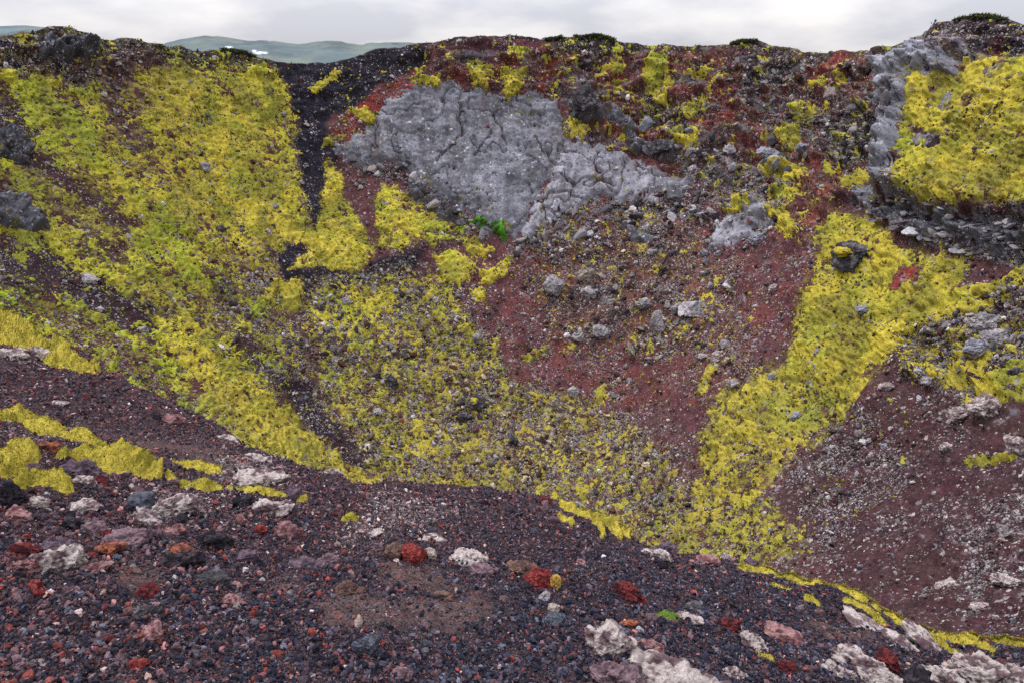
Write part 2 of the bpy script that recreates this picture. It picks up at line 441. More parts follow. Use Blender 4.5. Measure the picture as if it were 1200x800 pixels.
# thin green film where moss is sparse
wc = mixc(wc, C(.19, .165, .03), sstep(.15, .55, CH['moss']) * sstep(-.25, .35, nB + .5 * fbm(P0, .5, 2, 15)) * .85)
wc *= (1 + .35 * nB + .25 * nC)[..., None]
FACES = grid_faces(NR, NC)

# rim: rows that run back and down the outer flank so the wall has a far side
hx = P0[0, :, :2] - np.array([0, CY]); hx /= np.linalg.norm(hx, axis=1)[:, None]
skirt = []
for dist, dz in ((1.0, .0), (3, -.5), (7, -2.5), (15, -7), (40, -20), (75, -36)):
    q = PW[0].copy(); q[:, :2] += hx * dist; q[:, 2] += dz + .4 * fbm(q, 3, 2, 21)
    skirt.append(q)
SK = np.array(skirt[::-1])
FT = np.stack([PW[-1] + NRM[-1] * dz + np.array([0, 0, dz * .6]) for dz in (-1.5, -4.5)])
VW_ = np.concatenate([SK, PW, FT], 0); CW_ = np.concatenate([np.repeat(wc[:1], len(SK), 0), wc, np.repeat(wc[-1:], 2, 0)], 0)
wall = make_mesh('crater_wall', VW_.reshape(-1, 3), grid_faces(NR + len(SK) + 2, NC), M_WALL, np.clip(CW_, .004, 1).reshape(-1, 3),
                 alpha=np.concatenate([np.repeat(speck[:1], len(SK), 0), speck, np.repeat(speck[-1:], 2, 0)], 0).ravel())
tag(wall, 'maroon and black scoria wall of the bowl shaped crater', 'crater wall', kind='structure')


# ------------------------------------------------------------------ sheets that lie on the wall: cliffs and moss
def window(poly, m):
    p = np.asarray(poly, float)
    b = (UG > p[:, 0].min() - m) & (UG < p[:, 0].max() + m) & (VG > p[:, 1].min() - m) & (VG < p[:, 1].max() + m)
    r_ = np.where(b.any(1))[0]; c_ = np.where(b.any(0))[0]
    return slice(r_[0], r_[-1] + 1), slice(c_[0], c_[-1] + 1)


ALL = (slice(None), slice(None))


def sheet(name, off, mat, col, extra=None, minoff=-.12, w=ALL, alpha=.1):
    """a layer whose height over the wall is off (metres); where off is negative it dives below the wall and ends"""
    P = P0[w] + NRM[w] * (DISP[w] + off + (0 if extra is None else extra))[..., None]
    keep = (off > minoff).ravel()
    al = np.broadcast_to(alpha, off.shape).reshape(-1, 1)
    V, Fc, c, _ = subset(P.reshape(-1, 3), grid_faces(*off.shape), keep, np.concatenate([np.clip(col, .004, 1).reshape(-1, 3), al], 1))
    if len(Fc) == 0: return None
    return make_mesh(name, V, Fc, mat, c[:, :3], alpha=c[:, 3])


LIFT = np.zeros(UG.shape)             # how much covers the wall, for stones that lie on top
ALLROCK = np.full(UG.shape, -99.)


def cliff(label, poly, tone, feather=7, thick=1.0, name='rock_outcrop', crack=1.0, cat='rock outcrop', scale=1.0, spk=.16, joints=(), rug=1.0):
    w = window(poly, 45)
    Pw = P0[w]
    s = sdf(poly, UW[w], VW[w]) + 7 * fbm(Pw, 2.8, 3, 31) + 4 * fbm(Pw, .8, 3, 30)
    off = thick * np.clip(s / feather, -1, 1)
    fl = np.stack([PH[w] * 60 / 1.0, Pw[..., 2] / (5 if rug < .5 else 1.2), RHO[w] / (5 if rug < .5 else 1.2)], -1)
    pits = fbm(Pw, .7, 3, 33); streak = fbm(fl, 1.4, 4, 32)
    cr = np.abs(fbm(Pw * np.array([1, 1, .5]), 9 * scale, 4, 34)); cr2 = np.abs(fbm(Pw * np.array([1.3, 1, .8]), 3.5 * scale, 3, 35))
    crk = sstep(.03, 0, cr) * .7 * crack + sstep(.03, 0, cr2) * .25 * crack
    for jl in joints:
        crk = np.maximum(crk, 1.1 * sstep(2.0, .2, -linedist([(a_, b_, 0) for a_, b_ in jl], UW[w], VW[w])))
    ex = (.08 * pits + .34 * streak + rug * (.25 * (ridged(Pw * np.array([1, 1, 1.6]), 5 * scale, 4, 39) - .3) * crack + 1.5 * terrace(fbm(Pw * np.array([1, 1, 2.2]), 5 * scale, 3, 40), 5)) - crk) * sstep(0, 6, s)
    col = np.tile(np.asarray(tone), s.shape + (1,)).reshape(s.shape + (3,))
    col = col * (1 + .5 * streak + .25 * pits + .55 * fbm(Pw, 7, 3, 29))[..., None]
    col = mixc(col, C(.085, .07, .075), sstep(.1, .5, fbm(Pw, 5, 4, 37)) * .6)
    col = mixc(col, C(.15, .135, .025), sstep(.25, .5, fbm(Pw, 2.2, 4, 38) - .02 * np.clip(s, 0, 12)) * .8)
    o = sheet(name, off, M_CLIFF, col, ex, w=w, alpha=np.clip(spk * (1 + 1.5 * fbm(Pw, 3, 3, 28)), .02, .8))
    tag(o, label, cat)
    LIFT[w] = np.maximum(LIFT[w], np.where(off > 0, off, 0)); ALLROCK[w] = np.maximum(ALLROCK[w], s)
    return o


DG, LG = C(.116, .118, .140), C(.178, .175, .205)
cliff('broad dark grey cliff face below the left part of the far rim', [(385, 172), (430, 150), (452, 122), (480, 103), (530, 97), (560, 106), (590, 116), (620, 112), (657, 120), (667, 168), (648, 200), (625, 235), (604, 282), (590, 276), (560, 262), (535, 240), (510, 222), (490, 212), (480, 193), (440, 190), (405, 190)], DG, 9, .7, crack=1.2, rug=.16, joints=[[(571, 158), (566, 172), (556, 186)], [(540, 128), (535, 150), (531, 170), (512, 196)]])
cliff('pale lavender grey slab wedged along the lower right edge of the dark cliff face', [(664, 166), (705, 172), (735, 184), (775, 198), (812, 212), (800, 222), (740, 234), (700, 238), (668, 246), (645, 256), (625, 278), (602, 292), (622, 240), (646, 203)], LG, 8, .7, crack=1.4, rug=.16, joints=[[(648, 205), (670, 214), (690, 212), (720, 222)], [(640, 232), (662, 226), (676, 232)], [(700, 180), (696, 196), (706, 206)]])
cliff('pale smooth slab above the rubble, between the moss tufts and the green tongue', [(830, 270), (850, 250), (880, 232), (908, 240), (902, 262), (880, 272), (860, 285), (832, 290)], LG, 6, .6, scale=.7, rug=.4)
cliff('steep grey rock face on the left side of the right hand buttress', [(1062, 64), (1085, 52), (1110, 60), (1138, 72), (1154, 95), (1146, 108), (1118, 102), (1094, 94), (1090, 130), (1084, 165), (1068, 190), (1070, 216), (1045, 228), (1018, 242), (1002, 236), (1028, 195), (1042, 150), (1050, 95)], DG * 1.3, 7, .6, scale=.8, crack=1.8, rug=1.3)
cliff('dark cracked rock band under the moss of the buttress', [(1060, 238), (1150, 262), (1290, 264), (1290, 300), (1160, 296), (1085, 275), (1020, 256), (1030, 240)], DG * .65, 8, .4, crack=2, scale=.7, rug=1.4)
cliff('mossy broken ledge under the lower left end of the dark cliff face', [(480, 200), (510, 225), (540, 248), (545, 262), (520, 258), (495, 240), (480, 220)], DG * .5, 5, 1.0, crack=2, scale=.5)
cliff('weathered grey outcrop crowning the far left rim', [(38, 58), (60, 42), (95, 48), (118, 66), (108, 74), (70, 72), (45, 70)], DG * .55, 5, 1.6, crack=2, scale=.5)
cliff('dark overhanging outcrop at the left edge among maroon scree', [(-20, 158), (20, 152), (40, 172), (36, 190), (0, 185), (-20, 182)], DG * .5, 4, 1.5, crack=2, scale=.5)
cliff('purplish grey outcrop low on the left slope beside a bright moss stripe', [(-20, 232), (20, 230), (52, 250), (58, 275), (20, 270), (-20, 262)], DG * .6, 5, 1.2, crack=2, scale=.5)
cliff('pale rock patch half buried in the talus below the lavender slab', [(738, 262), (760, 268), (776, 282), (760, 288), (742, 282)], LG * .75, 4, .7, scale=.5)
cliff('blocky grey outcrop on the upper wall above the lavender slab', [(668, 128), (688, 112), (702, 128), (722, 124), (742, 138), (752, 165), (790, 172), (790, 184), (750, 178), (725, 150), (700, 142), (675, 146)], DG * .65, 5, 1.4, crack=2, scale=.5)

# ---- moss
HUM = np.stack([PH * 60 / 1.7, RHO / .75, P0[..., 2] / .75], -1)
fw = sstep(28, 48, RHO)
mn = fbm(FALL, 2.2, 4, 41) * fw + fbm(P0, 1.7, 4, 46) * (1 - fw); mn2 = fbm(P0, 1.1, 4, 42); mn3 = fbm(FALL, 8, 3, 43) * fw; mn4 = fbm(P0, .45, 2, 47)
MF = CH['moss'] + .36 * mn + .40 * mn2 + .18 * mn3 + .34 * mn4 + .30 * fbm(HUM, 1.5, 2, 26) - .5
MF = np.where(ALLROCK > 0, np.minimum(MF, -.05 + .0 * MF), MF)
MF = np.where(CH['moss'] < .03, -1, MF)
YEL, OLIVE, GRN = C(.40, .325, .042), C(.17, .155, .028), C(.19, .27, .025)
gsh = np.clip(CH['green'] + .45 * nA + .3 * fbm(P0, 14, 3, 24), 0, 1)
mcol = np.tile(YEL, UG.shape + (1,)).reshape(UG.shape + (3,))
mcol = mixc(mcol, OLIVE, sstep(-.15, .45, fbm(P0, 5, 4, 44) + .3 * fbm(HUM, 2, 2, 27)) * .78 + .35 * sstep(-.1, .4, mn2) + .3 * sstep(0, .4, mn4))
mcol = mixc(mcol, GRN, gsh * .9)
mcol = mixc(mcol, C(.16, .13, .04), sstep(.0, .45, fbm(P0, 11, 3, 25) + .6 * mn2) * .42 * (.4 + .6 * sstep(420, 250, UG)) + .3 * sstep(45, 25, RHO))
mcol *= (1 + .35 * mn2)[..., None]
cush = .5 * np.abs(fbm(HUM, 1.25, 2, 45)) + .12 * fbm(P0, .6, 2, 49) - .1
MOFF = .28 * np.clip(MF / .4, -1, 1)
LIFT = np.maximum(LIFT, np.where(MOFF > 0, MOFF, 0))
REG = [('yellow green moss carpet over the left hand wall of the crater', [(-200, -50), (335, -50), (345, 150), (360, 268), (325, 330), (320, 420), (345, 470), (420, 540), (470, 600), (470, 800), (-200, 800)]),
       ('golden moss tongue running down between the black gully and the maroon scree', [(335, 60), (480, 180), (600, 260), (610, 300), (520, 300), (440, 330), (325, 330), (360, 268), (345, 150)]),
       ('broken golden moss among the boulders of the crater floor', [(325, 330), (520, 300), (620, 420), (800, 500), (790, 640), (820, 720), (470, 720), (470, 600), (345, 470)]),
       ('bright moss carpet on the face of the right hand buttress', [(1020, -50), (1400, -50), (1400, 285), (1150, 275), (1050, 240), (1020, 200)]),
       ('long golden moss tongue on the right slope, reaching down to the crater floor', [(960, 240), (1050, 240), (1150, 275), (1400, 285), (1400, 325), (1130, 350), (1060, 400), (1050, 440), (900, 590), (1000, 660), (780, 720), (780, 600), (800, 500), (900, 400), (940, 300)]),
       ('scattered moss among the rocks of the lower right slope', [(1060, 400), (1130, 350), (1400, 325), (1400, 800), (900, 800), (900, 590), (1050, 440)])]
claimed = np.zeros(UG.shape, bool)


def moss_obj(name, off, label, cat, kind=None, group=None, w=ALL):
    o = sheet(name, off, M_MOSS, mcol[w], cush[w] * sstep(0, .2, off), minoff=-.1, w=w, alpha=mspk[w])
    if o: tag(o, label, cat, group, kind)


mspk = np.clip(.05 + .32 * fbm(P0, 5, 3, 48), .0, .35)
for lab, poly in REG:
    inside = sdf(poly, UG, VG) > 0
    moss_obj('moss', np.where(inside & ~claimed, MOFF, -1), lab, 'moss', 'stuff')
    claimed |= inside
moss_obj('moss', np.where(claimed, -1, MOFF), 'sparse moss specks on the upper red wall under the rim', 'moss', 'stuff')

PATCH = [
    ('flat topped moss cushion on the red wall below the black saddle of rim shrubs', [(482, 92), (492, 78), (500, 90), (515, 92), (512, 99), (485, 98)]),
    ('moss clump with a tail on the black slope next to the red scar', [(410, 128), (430, 125), (440, 137), (435, 146), (420, 140)]),
    ('thin moss brow on the upper left tip of the dark cliff face', [(378, 168), (395, 158), (405, 158), (390, 170), (380, 173)]),
    ('slanting moss streak on the black slope under the rim notch', [(363, 108), (385, 88), (398, 80), (394, 90), (372, 110)]),
    ('ragged moss drape over the top edge of the dark cliff face', [(545, 72), (562, 70), (580, 82), (582, 88), (565, 92), (570, 105), (555, 98), (548, 85)]),
    ('upright moss drape right of the ragged one above the dark cliff face', [(585, 85), (600, 80), (612, 92), (610, 105), (598, 115), (590, 105), (592, 96)]),
    ('twin moss tufts just under the rim above the dark cliff face', [(594, 58), (608, 56), (620, 62), (605, 70), (595, 68)]),
    ('moss scrap beside the blocky outcrop at the right top corner of the dark cliff', [(664, 145), (680, 143), (690, 150), (682, 160), (668, 160)]),
    ('long speckled moss curtain below the middle of the far rim', [(765, 55), (785, 55), (780, 80), (788, 100), (780, 125), (765, 118), (752, 100), (755, 80)]),
    ('rounded moss patch in red scree left of the middle of the far rim', [(808, 82), (822, 76), (835, 80), (825, 90), (812, 92)]),
    ('lumpy moss patch below the speckled curtain', [(797, 125), (812, 118), (830, 118), (820, 130), (802, 138)]),
    ('bright square moss cushion above the two pale blocks of the mid wall', [(785, 152), (812, 150), (822, 160), (815, 170), (790, 168)]),
    ('small moss cushion high on the right red wall, under a pale ledge', [(950, 98), (965, 92), (975, 94), (965, 103), (952, 105)]),
    ('hooked moss cushion midway up the right red wall', [(930, 122), (945, 118), (958, 120), (948, 128), (960, 134), (955, 143), (932, 142)]),
    ('drooping bright moss cushion at the centre of the right red wall', [(912, 148), (930, 144), (940, 150), (938, 168), (930, 172), (912, 164)]),
    ('little moss dab touching the left of the drooping cushion', [(893, 160), (906, 160), (906, 166), (895, 167)]),
    ('ragged moss sheet spread over the ledges above the pale smooth slab', [(890, 195), (912, 182), (945, 200), (948, 210), (925, 212), (905, 208)]),
    ('second ragged moss sheet, just below the first and above the pale smooth slab', [(893, 215), (915, 218), (943, 228), (938, 235), (908, 232)]),
    ('narrow moss flame left of the pale smooth slab', [(862, 225), (875, 220), (877, 232), (866, 250), (858, 248)]),
    ('hanging moss lobe right of the pale smooth slab', [(899, 248), (920, 246), (930, 258), (938, 272), (925, 280), (910, 268)]),
    ('moss scrap on the slope between pale smooth slab and buttress foot', [(970, 198), (986, 196), (988, 203), (972, 205)]),
    ('moss clump at the left foot of the narrow grey rib', [(996, 215), (1012, 200), (1022, 204), (1010, 220), (1000, 226)]),
    ('oval moss bed lying on bare maroon scree below the cliff', [(508, 298), (530, 296), (552, 300), (556, 322), (538, 340), (518, 330)]),
    ('slanting moss streak right of the oval moss bed', [(560, 322), (585, 306), (604, 298), (600, 310), (575, 330), (560, 332)]),
    ('short moss streak below the oval moss bed', [(553, 346), (566, 336), (570, 344), (558, 358), (552, 356)]),
    ('moss strip on scree left of the oval bed, beneath the vivid grass', [(540, 283), (560, 282), (577, 292), (570, 300), (550, 295)]),
    ('forked moss streak in the middle of the maroon talus foot', [(612, 418), (630, 408), (642, 400), (632, 418), (618, 424)]),
    ('stringy moss streaks left of the forked one on the talus foot', [(563, 402), (572, 408), (582, 394), (584, 402), (578, 424), (568, 416)]),
    ('tiny slanting moss dash right of the forked streak', [(658, 412), (668, 402), (674, 404), (662, 414)]),
    ('moss clump crowded against the upright pale boulder', [(788, 385), (800, 376), (806, 380), (798, 390), (788, 390)]),
    ('moss clump below the upright pale boulder', [(755, 402), (765, 396), (770, 404), (762, 410)]),
    ('slanting moss streak under the white boulder near the right tongue', [(815, 462), (828, 432), (842, 424), (840, 434), (824, 460)]),
    ('moss scraps at the lower middle of the talus', [(690, 470), (705, 452), (712, 450), (708, 462), (720, 468), (705, 474)]),
    ('moss spot alone on the bare lower right slope', [(1128, 537), (1160, 527), (1180, 526), (1190, 532), (1160, 540), (1135, 543)]),
]
for lab, poly in PATCH:
    w = window(poly, 16); Pw = P0[w]
    ub = UG[w] + 5 * fbm(Pw, 2.0, 3, 51) + 2.5 * fbm(Pw, .6, 2, 56); vb = VG[w] + 4 * fbm(Pw, 2.0, 3, 52) + 2.5 * fbm(Pw, .6, 2, 57)
    s = sdf(poly, ub, vb) + 5.5 * fbm(Pw, 1.5, 3, 53) + 4.5 * fbm(Pw, .5, 2, 58) + .6
    edge = np.ones(s.shape, bool); edge[1:-1, 1:-1] = False
    off = .42 * np.clip(s / 5, -1, 1) + np.where(ALLROCK[w] > 0, 1.0, 0)
    off = np.where((s < -2.5) | edge, -1, off)
    moss_obj('moss_patch', off, lab, 'moss patch', w=w)
    LIFT[w] = np.where(s > 0, np.maximum(LIFT[w], off), LIFT[w])
for lab, poly in (('vivid green grass tuft at the bottom tip of the dark cliff face', [(574, 264), (588, 262), (597, 284), (586, 284)]),
                  ('strip of vivid green grass along the foot of the cliff', [(522, 272), (548, 262), (566, 258), (572, 264), (548, 270), (528, 277)])):
    w = window(poly, 14); Pw = P0[w]
    s = sdf(poly, UG[w] + 4 * fbm(Pw, 1.2, 3, 54), VG[w] + 4 * fbm(Pw, 1.2, 3, 55)) + 3 * fbm(Pw, .5, 2, 59) - 2.2
    off = np.where(s > -3, .6 * np.clip(s / 4, -1, 1) + np.where(ALLROCK[w] > 0, 1.0, 0), -1)
    gc = np.tile(C(.05, .17, .012), s.shape + (1,)).reshape(s.shape + (3,)) * (1 + .5 * fbm(Pw, .8, 3, 50))[..., None]
    tag(sheet('grass_patch', off, M_MOSS, gc, cush[w], w=w), lab, 'grass patch')

# ------------------------------------------------------------------ stones
PHI = (1 + 5 ** .5) / 2
ICO_V = np.array([(-1, PHI, 0), (1, PHI, 0), (-1, -PHI, 0), (1, -PHI, 0), (0, -1, PHI), (0, 1, PHI), (0, -1, -PHI), (0, 1, -PHI), (PHI, 0, -1), (PHI, 0, 1), (-PHI, 0, -1), (-PHI, 0, 1)], float)
ICO_V /= np.linalg.norm(ICO_V[0])
ICO_F = np.array([(0, 11, 5), (0, 5, 1), (0, 1, 7), (0, 7, 10), (0, 10, 11), (1, 5, 9), (5, 11, 4), (11, 10, 2), (10, 7, 6), (7, 1, 8), (3, 9, 4), (3, 4, 2), (3, 2, 6), (3, 6, 8), (3, 8, 9), (4, 9, 5), (2, 4, 11), (6, 2, 10), (8, 6, 7), (9, 8, 1)])


def subdiv(V, Fc):
    V = list(map(tuple, V)); cache = {}; out = []

    def midp(a, b):
        k = (min(a, b), max(a, b))
        if k not in cache:
            m = (np.array(V[a]) + np.array(V[b])) / 2; m /= np.linalg.norm(m)
            cache[k] = len(V); V.append(tuple(m))
        return cache[k]
    for a, b, c in Fc:
        x, y, z = midp(a, b), midp(b, c), midp(c, a)
        out += [(a, x, z), (b, y, x), (c, z, y), (x, y, z)]
    return np.array(V), np.array(out)


ICO = [(ICO_V, ICO_F)]
for _ in range(5): ICO.append(subdiv(*ICO[-1]))


def rand_rot(n, r):
    q = r.normal(size=(n, 4)); q /= np.linalg.norm(q, axis=1)[:, None]
    w, x, y, z = q.T
    return np.stack([np.stack([1 - 2 * (y * y + z * z), 2 * (x * y - z * w), 2 * (x * z + y * w)], -1),
                     np.stack([2 * (x * y + z * w), 1 - 2 * (x * x + z * z), 2 * (y * z - x * w)], -1),
                     np.stack([2 * (x * z - y * w), 2 * (y * z + x * w), 1 - 2 * (x * x + y * y)], -1)], 1)


def stone_cloud(pos, size, col, lvl, r, jag=.28, flat=(.55, 1.0)):
    """many small angular stones as one mesh"""
    V, Fc = ICO[lvl]; n = len(pos); m = len(V)
    rad = 1 + jag * r.normal(size=(n, m)).clip(-1.6, 1.6) if lvl == 0 else 1 + jag * .55 * r.normal(size=(n, m)).clip(-1.5, 1.5)
    sc = np.stack([np.ones(n) * 1.1, r.uniform(.5, 1, n), r.uniform(flat[0], flat[1], n) * .75], -1)
    P = V[None] * rad[..., None] * sc[:, None]
    P = np.einsum('nij,nmj->nmi', rand_rot(n, r), P) * (size * .5)[:, None, None] + pos[:, None]
    f = (Fc[None] + (np.arange(n) * m)[:, None, None]).reshape(-1, 3)
    c = np.repeat(col[:, None], m, 1) * r.uniform(.85, 1.15, (n, m, 1))
    return P.reshape(-1, 3), f, c.reshape(-1, 3)


def pick(r, n, table):
    w = np.array([t[0] for t in table], float); w /= w.sum()
    k = r.choice(len(table), n, p=w)
    c = np.array([t[1] for t in table], float)[k]
    return np.clip(c * r.lognormal(0, .3, (n, 1)) * (1 + .05 * r.normal(size=(n, 1)) * np.array([[1, 0, -1]])), .004, .42)


def rock_shape(seed, lvl=3, jag=.35, facets=9, fine=.12):
    """one unit rock: a ball cut by random planes, then roughened"""
    r = np.random.default_rng(seed)
    V, Fc = ICO[lvl]; V = V.copy()
    nrm = r.normal(size=(facets, 3)); nrm /= np.linalg.norm(nrm, axis=1)[:, None]
    dist = r.uniform(.5, .85, facets)
    for n_, d_ in zip(nrm, dist):
        h = V @ n_
        V = V - np.outer(np.clip(h - d_, 0, None) * .92, n_)
    off = seed * 3.7
    V = V * (1 + jag * .5 * fbm(V, .9, 3, off) + fine * fbm(V, .28, 3, off + 1) + fine * .8 * (ridged(V, .4, 3, off + 2) - .3) + fine * .5 * r.normal(size=len(V)).clip(-1.5, 1.5) * (.35 if lvl > 3 else .5))[:, None]
    mn, mx = V.min(0), V.max(0)
    V = (V - (mn + mx) / 2) / (mx - mn)              # unit bounding box
    return V, Fc


def far_rubble():
    r = np.random.default_rng(21)
    dens = CH['rub'].copy()
    clump = sstep(-.25, .35, fbm(P0, 5, 3, 61) + .5 * fbm(FALL, 2, 2, 62))
    dens = dens * (.25 + .9 * clump)
    dens[VG > (interp(CREST, UG) + 25)] *= 0
    dens *= np.where(ALLROCK > 2, .12, 1) * np.where(MOFF > .1, .35, 1)
    pr = dens.ravel(); pr = pr / pr.sum()
    n = 52000
    idx = r.choice(pr.size, n, p=pr)
    d = DEP.ravel()[idx]
    wpx = np.clip(1.15 * r.power(1.0, n) ** -.43, 1.0, 7.5) * (.75 + .5 * dens.ravel()[idx])
    size = wpx * d / F
    N_ = NRM.reshape(-1, 3)[idx]
    base = PW.reshape(-1, 3)[idx] + N_ * (LIFT.ravel()[idx] + size * .12)[:, None]
    base = base + r.normal(size=(n, 3)) * .12
    tab = [(3, (.13, .118, .125)), (1.9, (.22, .20, .205)), (.4, (.30, .27, .255)), (2.8, (.045, .038, .042)), (1.8, (.075, .036, .038))]
    col = pick(r, n, tab)
    floor = sstep(40, 25, RHO.ravel()[idx]) * (r.random(n) < .6)
    col = col * (1 + floor[:, None] * np.array([[.25, .12, -.25]]))
    BLK = [[(1002, 236), (1060, 236), (1150, 262), (1230, 268), (1230, 304), (1130, 300), (1060, 276), (1020, 258)], [(1044, 90), (1066, 96), (1082, 130), (1064, 190), (1050, 226), (1004, 242), (1030, 195)],
           [(600, 292), (640, 256), (700, 240), (800, 222), (860, 235), (860, 265), (740, 270), (650, 285)], [(390, 186), (480, 192), (540, 250), (580, 272), (560, 280), (500, 240), (470, 204)],
           [(700, 120), (800, 150), (900, 160), (960, 190), (900, 210), (800, 195), (720, 165)], [(860, 70), (1030, 80), (1020, 170), (940, 130), (860, 100)], [(1060, 400), (1140, 350), (1230, 330), (1230, 420), (1130, 440)]]
    for poly, q in zip(BLK, (130, 60, 90, 60, 50, 40, 70)):
        ok = np.where((sdf(poly, UG, VG) > 0).ravel())[0]
        ib = r.choice(ok, q)
        sz = np.clip(5.5 * r.power(1.0, q) ** -.4, 5, 15) * DEP.ravel()[ib] / F
        cb = pick(r, q, [(3, (.11, .105, .118)), (2, (.17, .16, .175)), (2, (.055, .05, .056)), (.6, (.24, .225, .235))])
        for k in range(4):
            sel = np.arange(q) % 4 == k
            V, Fc = rock_shape(640 + k, 2, .4, facets=12, fine=.08); m = len(V); g = int(sel.sum())
            sc = np.stack([np.ones(g) * 1.3, r.uniform(.6, 1, g), r.uniform(.35, .7, g)], -1)
            R_ = rand_rot(g, r) if poly is not BLK[0] else np.repeat(np.eye(3)[None], g, 0) + r.normal(size=(g, 3, 3)) * .18
            P = np.einsum('nij,nmj->nmi', R_, V[None] * sc[:, None]) * sz[sel][:, None, None] + (PW.reshape(-1, 3)[ib[sel]] + NRM.reshape(-1, 3)[ib[sel]] * (LIFT.ravel()[ib[sel]] + .05 * sz[sel])[:, None])[:, None]
            yield P.reshape(-1, 3), (Fc[None] + (np.arange(g) * m)[:, None, None]).reshape(-1, 3), np.repeat(cb[sel][:, None], m, 1).reshape(-1, 3)
    big = wpx > 3.6
    for lv, sel in ((0, ~big), (1, big)):
        yield stone_cloud(base[sel], size[sel], col[sel], lv, r, jag=.38)


def far_tufts():
    r = np.random.default_rng(51)
    dens = sstep(-.42, -.02, MF) * sstep(.16, .0, MF) * (ALLROCK < 0) * (VG < interp(CREST, UG) + 25) + .35 * sstep(.0, .2, MF)
    dens = dens * (1 - .75 * upper0)
    n = 34000
    idx = r.choice(dens.size, n, p=(dens / dens.sum()).ravel())
    size = np.clip(1.2 * r.power(1.0, n) ** -.35, 1.1, 4) * DEP.ravel()[idx] / F
    pos = PW.reshape(-1, 3)[idx] + NRM.reshape(-1, 3)[idx] * (np.maximum(MOFF.ravel()[idx], 0) + size * .1 + np.where(MF.ravel()[idx] > 0, cush.ravel()[idx] * .6, 0))[:, None] + r.normal(size=(n, 3)) * .1
    return stone_cloud(pos, size, mcol.reshape(-1, 3)[idx] * r.lognormal(-.1, .22, (n, 1)), 0, r, jag=.4)


V, f, c = far_tufts()
tag(make_mesh('moss', V, f, M_MOSS, np.clip(c, .004, 1), smooth=True, alpha=0), 'small loose moss tufts thinning out into the gravel around the carpets', 'moss', kind='stuff')

parts = list(far_rubble())
Vs, Fs, Cs, k = [], [], [], 0
for V, f, c in parts:
    Vs.append(V); Fs.append(f + k); Cs.append(c); k += len(V)
o = make_mesh('rubble', np.concatenate(Vs), np.concatenate(Fs), M_RUB, np.concatenate(Cs), smooth=False)
tag(o, 'grey and pale stones strewn thickly over crater walls and floor', 'rubble', kind='stuff')


STONES = {
    'grey': (C(.16, .15, .165), C(.27, .25, .26), .45), 'palegrey': (C(.27, .25, .265), C(.16, .14, .15), .4), 'dark': (C(.045, .042, .048), C(.12, .11, .12), .35),
    'blue': (C(.21, .21, .25), C(.12, .12, .14), .4), 'tan': (C(.26, .22, .19), C(.15, .13, .12), .4), 'white': (C(.33, .285, .28), C(.12, .085, .09), .42),
    'lichen': (C(.33, .285, .275), C(.085, .055, .062), .5), 'black': (C(.016, .014, .018), C(.05, .04, .05), .4), 'purple': (C(.10, .07, .09), C(.045, .035, .05), .45),
    'mauve': (C(.15, .10, .115), C(.07, .045, .055), .45), 'red': (C(.19, .04, .035), C(.10, .018, .02), .5), 'darkred': (C(.12, .025, .025), C(.045, .015, .02), .5),
    'pink': (C(.22, .125, .125), C(.10, .045, .05), .5), 'orange': (C(.24, .085, .05), C(.10, .04, .035), .5), 'brown': (C(.12, .075, .06), C(.06, .035, .035), .5),
    'slate': (C(.085, .095, .12), C(.05, .05, .065), .4), 'yellow': (C(.30, .2, .04), C(.17, .08, .03), .5)}
_seed = [100]


def stone(name, label, cat, pos, right, up, fwd, w, h, d, tone, mat, lvl=3, tilt=0.0, group=None, jag=.35, sink=.3, crown=None, fine=.12):
    _seed[0] += 1
    V, Fc = rock_shape(_seed[0], lvl, jag, fine=0)
    if w < 3 and lvl == 4 and mat is M_STONE and fine > .15: V, Fc = rock_shape(_seed[0], 5, jag, fine=0)
    ct, st = math.cos(tilt), math.sin(tilt)
    dim = np.array([w, d, h])
    B_ = V * dim; nn = V / dim; nn /= np.linalg.norm(nn, axis=1)[:, None] + 1e-12
    q = B_ / w; o5 = _seed[0] * 1.9
    amt = fine * (.5 * fbm(q, .25, 3, o5) + .75 * (ridged(q, .30, 4, o5 + 1) - .35) - .5 * sstep(.12, .5, fbm(q, .11, 2, o5 + 2)) + .25 * fbm(q, .05, 2, o5 + 3))
    B_ = B_ + nn * (amt * min(w, 2.2 * h))[:, None]
    V = B_ / dim
    x, y, z = B_.T
    x, z = x * ct - z * st, x * st + z * ct
    z = z + h * (.5 - sink)
    A, B, w_ = STONES[tone]
    VV = V * np.array([1, d / w, h / w])
    nz = fbm(VV, .3, 4, _seed[0] * 1.3) + .35 * fbm(VV, .1, 2, _seed[0])
    lim = (.5 - w_) * 1.2
    k = sstep(lim - .12, lim + .18, nz)
    col = B[None] + (A - B)[None] * (1 - k)[:, None] if tone not in ('lichen', 'white') else B[None] + (A - B)[None] * sstep(-.25, .15, nz + .5 * fbm(VV, .08, 2, _seed[0] + .2))[:, None]
    col = col * (1 + .25 * fbm(V, .2, 2, _seed[0] + .5))[:, None]
    P = np.outer(x, right) + np.outer(y, fwd) + np.outer(z, up)
    o = make_mesh(name, P, Fc, mat, np.clip(col, .004, .8), smooth=False)
    o.location = pos
    tag(o, label, cat, group)
    return o


def wall_at(u, v):
    c = int(round(np.interp(u, uc, np.arange(NC))))
    t = (v - skyv[c]) / (VBU[c] - skyv[c])
    r_ = int(np.clip(round(t * (NR - 1)), 0, NR - 1))
    return PW[r_, c] + NRM[r_, c] * LIFT[r_, c], NRM[r_, c], DEP[r_, c]


